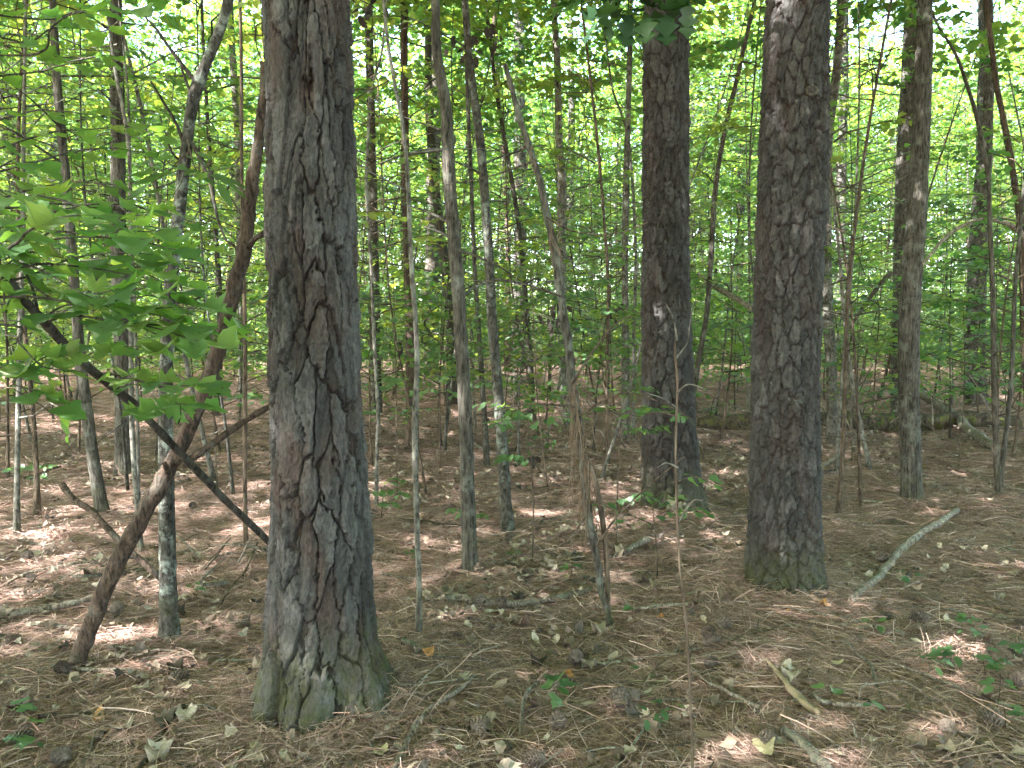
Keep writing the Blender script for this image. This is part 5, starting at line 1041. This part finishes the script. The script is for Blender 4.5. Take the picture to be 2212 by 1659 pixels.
# ================================================================== THE WOOD BEHIND
def woods():
    rng = np.random.default_rng(2024)
    bark = ['oak', 'pale', 'dark', 'brown', 'oak', 'lichen']
    words = {'oak': 'grey', 'pale': 'pale', 'dark': 'dark', 'brown': 'brown', 'lichen': 'lichened'}
    EV = []
    V = []      # variants: slim maples with leafy tiers, taller trees, low saplings
    for s in range(6): V.append(('understory_tree', gen_tree(100 + s, 7.5 + s * .5, 1.1 + .25 * s, 1.7 + .12 * s, 22, .035 + .006 * s, 1.0, farK, M[bark[s]], M['wood'], (-.05, .03, .08, -.02, .05, -.08)[s]), words[bark[s]], 'leafy tree'))
    for s in range(3): V.append(('understory_tree', gen_tree(120 + s, 10.5 + s, 3.0 + .4 * s, 2.3, 24, .075 + .012 * s, 1.15, farK, M[bark[s]], M['wood'], (.02, -.03, .04)[s]), words[bark[s]], 'tall leafy tree'))
    for s in range(2): EV.append(('understory_evergreen', gen_tree(180 + s, 5.0 + 2.5 * s, .7, 1.3, 34, .03, .62, farK, M['dark'], M['darkleaf'], .03, 16), 'dark', 'dark leaved evergreen tree'))
    for s in range(3): V.append(('understory_sapling', gen_tree(140 + s, 2.6 + .5 * s, .5, 1.0, 11, .014, .95, midK if s == 0 else farK, M[bark[s + 1]], M['wood'], .05), words[bark[s + 1]], 'leafy sapling'))
    cols = [(-60, 'at the far left border'), (120, 'near the far left curved oak'), (270, 'behind the stout grey trunk'), (400, 'behind the bent lichen tree'), (540, 'left of the biggest pine'), (690, 'behind the biggest pine'), (830, 'right of the biggest pine'), (960, 'behind the rough young oak'), (1080, 'behind the lichened young oak'), (1220, 'behind the draped snag'), (1350, 'left of the slimmest big pine'), (1450, 'behind the slimmest big pine'), (1560, 'between the two right pines'), (1710, 'behind the right pine'), (1830, 'right of the right pine'), (1960, 'behind the ridged oak'), (2080, 'right of the ridged oak'), (2200, 'at the right border')]
    placed = [(x, y) for x, y, _ in SPEC_XY]
    for i, (px, d, k, w) in enumerate(((60, 9.5, 9, 'at the left border'), (330, 8.5, 10, 'between stout grey trunk and bent lichen tree'), (470, 9.0, 11, 'behind the reddish leaning branch'), (800, 8.2, 11, 'right behind the biggest pine'), (950, 9.5, 10, 'between whitish sapling and rough young oak'), (1120, 8.0, 9, 'right of the lichened young oak'), (1180, 11, 11, 'beyond the draped snag'), (1285, 8.8, 10, 'right of the draped snag'), (1330, 12, 11, 'beyond the pale smooth trunk'), (1560, 9.5, 11, 'between the two right pines'), (1590, 12.5, 10, 'far between the two right pines'), (1850, 9.0, 9, 'between right pine and ridged oak'), (1890, 11, 11, 'left of the ridged oak'), (2060, 9.5, 10, 'right of the ridged oak'), (2120, 12, 11, 'by the far dark pine'), (2200, 8.5, 11, 'at the right border'))):
        x, y = (px - CX) / FPX * d, d; nm, (tm, cm), tone, kindw = V[k]; root = thing(nm, f'{tone} stemmed leafy sapling standing close, {w}', 'sapling', (x, y, float(height(x, y))), 'understory trees of the wood behind')
        sc = rng.uniform(.8, 1.1); root.rotation_euler = (rng.normal(0, .05), rng.normal(0, .05), rng.uniform(0, 6.28)); root.scale = (sc * 1.1, sc * 1.1, sc)
        link('trunk', tm, root); link('crown', cm, root)['kind'] = 'stuff'; placed.append((x, y))
    for s in range(5):
        H = 4.5 + 1.1 * s; V.append(('thin_sapling', gen_tree(160 + s, H, H * .42, .8, 9, .010 + .003 * s, .9, farK, M[bark[(s * 2 + 1) % 6]], M['wood'], (.12, -.1, .05, -.16, .2)[s], 26), words[bark[(s * 2 + 1) % 6]], 'thin bare legged sapling'))
    n = 0; tries = 0
    while n < 120 and tries < 9000:
        tries += 1; d = 5.2 + 19 * rng.random() ** 1.1; a = rng.uniform(-.66, .66); x, y = d * math.tan(a) * .93, d
        if any((x - q[0]) ** 2 + (y - q[1]) ** 2 < (.3 + .02 * d) ** 2 for q in placed): continue
        px, _ = to_px((x, y, 1.5))
        if d < 11 and abs(px - 2060) < 130: continue
        if d < 9 and (abs(px - 1560) < 110 or abs(px - 1440) < 90 or abs(px - 1700) < 110 or abs(px - 1960) < 60): continue
        nm, (tm, cm), tone, kindw = V[-1 - int(rng.integers(0, 5))]; c = min(cols, key=lambda q: abs(q[0] - px))[1]
        root = thing(nm, f'{tone} {kindw} {"near" if d < 9 else "well back" if d < 16 else "far back"}, {c}', 'sapling', (x, y, float(height(x, y))), 'thin saplings of the understory'); sc = rng.uniform(.75, 1.2)
        root.rotation_euler = (rng.normal(0, .06), rng.normal(0, .06), rng.uniform(0, 6.28)); root.scale = (sc, sc, sc); link('trunk', tm, root); link('crown', cm, root)['kind'] = 'stuff'; placed.append((x, y)); n += 1
    n = 0; tries = 0; used = {}
    while n < 262 and tries < 30000:
        tries += 1
        d = 6.5 + 37 * rng.random() ** .95; a = rng.uniform(-.68, .68); x, y = d * math.tan(a) * .93, d
        low = rng.random() < .34
        if low and d > 24: continue
        if low and d < 7.5: continue
        md = .8 if low else .9 + .035 * d
        if any((x - q[0]) ** 2 + (y - q[1]) ** 2 < md * md for q in placed): continue
        if d < 10 and abs(to_px((x, y, 1.5))[0] - 1580) < 300: continue
        if low: k = 9 + int(rng.integers(0, 3))
        elif rng.random() < .3: k = 6 + int(rng.integers(0, 3))
        else: k = int(rng.integers(0, 6))
        nm, (tm, cm), tone, kindw = V[k] if low or rng.random() > .2 else EV[int(rng.integers(0, 2))]
        sc = rng.uniform(.82, 1.18); px, _ = to_px((x, y, 1.5))
        c = min(cols, key=lambda q: abs(q[0] - px))[1]
        dist = 'just beyond' if d < 14 else ('well back' if d < 24 else ('far back' if d < 34 else 'deepest'))
        lab = f'{tone} stemmed {kindw} {dist}, {c}'.replace('dark stemmed dark leaved', 'dark leaved')
        root = thing(nm, lab, 'tree' if not low else 'sapling', (x, y, float(height(x, y))), 'understory trees of the wood behind'); root.rotation_euler = (rng.normal(0, .03), rng.normal(0, .03), rng.uniform(0, 6.28)); root.scale = (sc, sc, sc * rng.uniform(.9, 1.15))
        link('trunk', tm, root); link('crown', cm, root)['kind'] = 'stuff'
        placed.append((x, y)); n += 1
    # bare far pine boles
    pm = []
    for s in range(4):
        zs = np.linspace(-.2, 20, 26); P = np.stack((.12 * np.sin(zs * .35 + s), .1 * np.sin(zs * .3 + s * 2), zs), -1)
        r = (.17 + .03 * s) * (1 - .55 * np.clip(zs, 0, 20) / 20) * (1 + .25 * np.exp(-np.maximum(zs, 0) / .25)); mb = MB(); Vv, Q, T = tube(P, r, 14, .12, s); mb.add(Vv, Q, T); pm.append(mb.mesh('trunk', M['farpine']))
    n = 0; tries = 0
    while n < 46 and tries < 9000:
        tries += 1; d = 12 + 40 * rng.random() ** .8; a = rng.uniform(-.66, .66); x, y = d * math.tan(a) * .93, d
        if any((x - q[0]) ** 2 + (y - q[1]) ** 2 < 1.7 for q in placed): continue
        px, _ = to_px((x, y, 1.5)); c = min(cols, key=lambda q: abs(q[0] - px))[1]; s = int(rng.integers(0, 4))
        dist = 'just beyond' if d < 18 else ('well back' if d < 28 else ('far back' if d < 40 else 'deepest'))
        root = thing('far_pine', f'{("slim", "straight", "stout", "thickest")[s]} bare pine trunk {dist}, {c}', 'pine tree', (x, y, float(height(x, y))), 'pines of the wood behind'); root.rotation_euler = (rng.normal(0, .015), rng.normal(0, .015), rng.uniform(0, 6.28))
        link('trunk', pm[s], root); link('crown', PINE_CROWNS[s % 2], root, (0, 0, 12.5))['kind'] = 'stuff'
        placed.append((x, y)); n += 1
    # farthest trees merge into one mass
    sp = []
    for s in range(4):
        q = np.random.default_rng(300 + s); m = 190; mb = MB(); P = q.normal(0, 1, (m, 3)) * (1.1, 1.1, .55); ph = q.uniform(0, 6.28, m)
        stamp(mb, farK, P, np.stack((np.cos(ph), np.sin(ph), q.normal(-.15, .3, m)), -1), up_normals(m, q, .45), q.uniform(.12, .2, m), q); sp.append(mb.mesh('leaf_clump', M['wood'], smooth=False))
    n = 3700; a = rng.uniform(-.75, .75, n); r = rng.uniform(44, 80, n); x, y = r * np.sin(a), r * np.cos(a); z = height(x, y) + 15 * rng.random(n) ** 1.5 + .4
    keep = noise3(x / 4, y / 4, z / 3.0, 71) + rng.uniform(-.5, .5, n) > -.25
    x, y, z = x[keep], y[keep], z[keep]; n = len(x)
    scatter('distant_woods', np.stack((x, y, z), -1), np.stack((np.zeros(n), np.zeros(n), rng.uniform(0, 6.28, n)), -1), rng.uniform(.8, 1.5, n), rng.integers(0, 4, n), sp, 'the farthest trees of the wood, one leafy mass')
    n = 3600; a = rng.uniform(-.72, .72, n); r = np.sqrt(rng.uniform(13 ** 2, 60 ** 2, n)); x, y = r * np.sin(a), r * np.cos(a)
    keep = noise3(x / 3, y / 3, 0, 74) + rng.uniform(-.5, .5, n) > .0; x, y = x[keep], y[keep]; n = len(x); z = height(x, y) + rng.uniform(.2, 2.3, n)
    sm = []
    for s in range(3):
        q = np.random.default_rng(320 + s); m = 120; mb = MB(); P = q.normal(0, 1, (m, 3)) * (.75, .75, .28); ph = q.uniform(0, 6.28, m)
        stamp(mb, farK, P, np.stack((np.cos(ph), np.sin(ph), q.normal(-.15, .3, m)), -1), up_normals(m, q, .4), q.uniform(.07, .11, m), q); sm.append(mb.mesh('leaf_spray', M['wood'], smooth=False))
    scatter('undergrowth', np.stack((x, y, z), -1), np.stack((np.zeros(n), np.zeros(n), rng.uniform(0, 6.28, n)), -1), rng.uniform(.7, 1.3, n), rng.integers(0, 3, n), sm, 'low leafy undergrowth far back between the trunks')
    # the leaf canopy overhead
    n = 17000; x = rng.uniform(-52, 46, n); y = rng.uniform(-40, 60, n); z = rng.uniform(7.5, 17, n)
    gaps = noise3(x / 3.2, y / 3.2, z / 6, 81) + .6 * noise3(x / 1.3, y / 1.3, z / 3, 82)
    lx, ly = x - SUN_DIR[0] * (z - 3) / math.tan(SUN_EL), y - SUN_DIR[1] * (z - 3) / math.tan(SUN_EL)
    back = sstep(9, 22, ly)                                          # canopy thinned along the sun's path, shaped so sun reaches the wood behind
    keep = gaps + rng.uniform(-.35, .35, n) > -.27 + .40 * back
    keep &= ~((np.abs(x) < 9 + .2 * y) & (y > 2) & (z < 1.5 + .52 * y) & (y < 22))
    x, y, z = x[keep], y[keep], z[keep]; n = len(x)
    scatter('canopy_foliage', np.stack((x, y, z), -1), np.stack((np.zeros(n), np.zeros(n), rng.uniform(0, 6.28, n)), -1), rng.uniform(.7, 1.25, n), rng.integers(0, 4, n), sp, 'leaf canopy overhead')
woods()
def tell_apart():
    by = {}
    for o in scene.objects:
        if o.parent is None and 'label' in o and 'category' in o: by.setdefault(o['label'], []).append(o)
    for lab, os_ in by.items():
        if len(os_) < 2: continue
        os_.sort(key=lambda o: to_px(np.array(o.location) + (0, 0, .5))[0])
        w = {2: ('left of two', 'right of two'), 3: ('left of three', 'middle of three', 'right of three')}.get(len(os_))
        if w is None: w = ['leftmost of several'] + [f'{k} from left' for k in ('second', 'third', 'fourth', 'fifth', 'sixth', 'seventh', 'eighth', 'ninth', 'tenth')][:len(os_) - 2] + ['rightmost of several']
        for o, k in zip(os_, w): o['label'] = lab + ', ' + k
tell_apart()
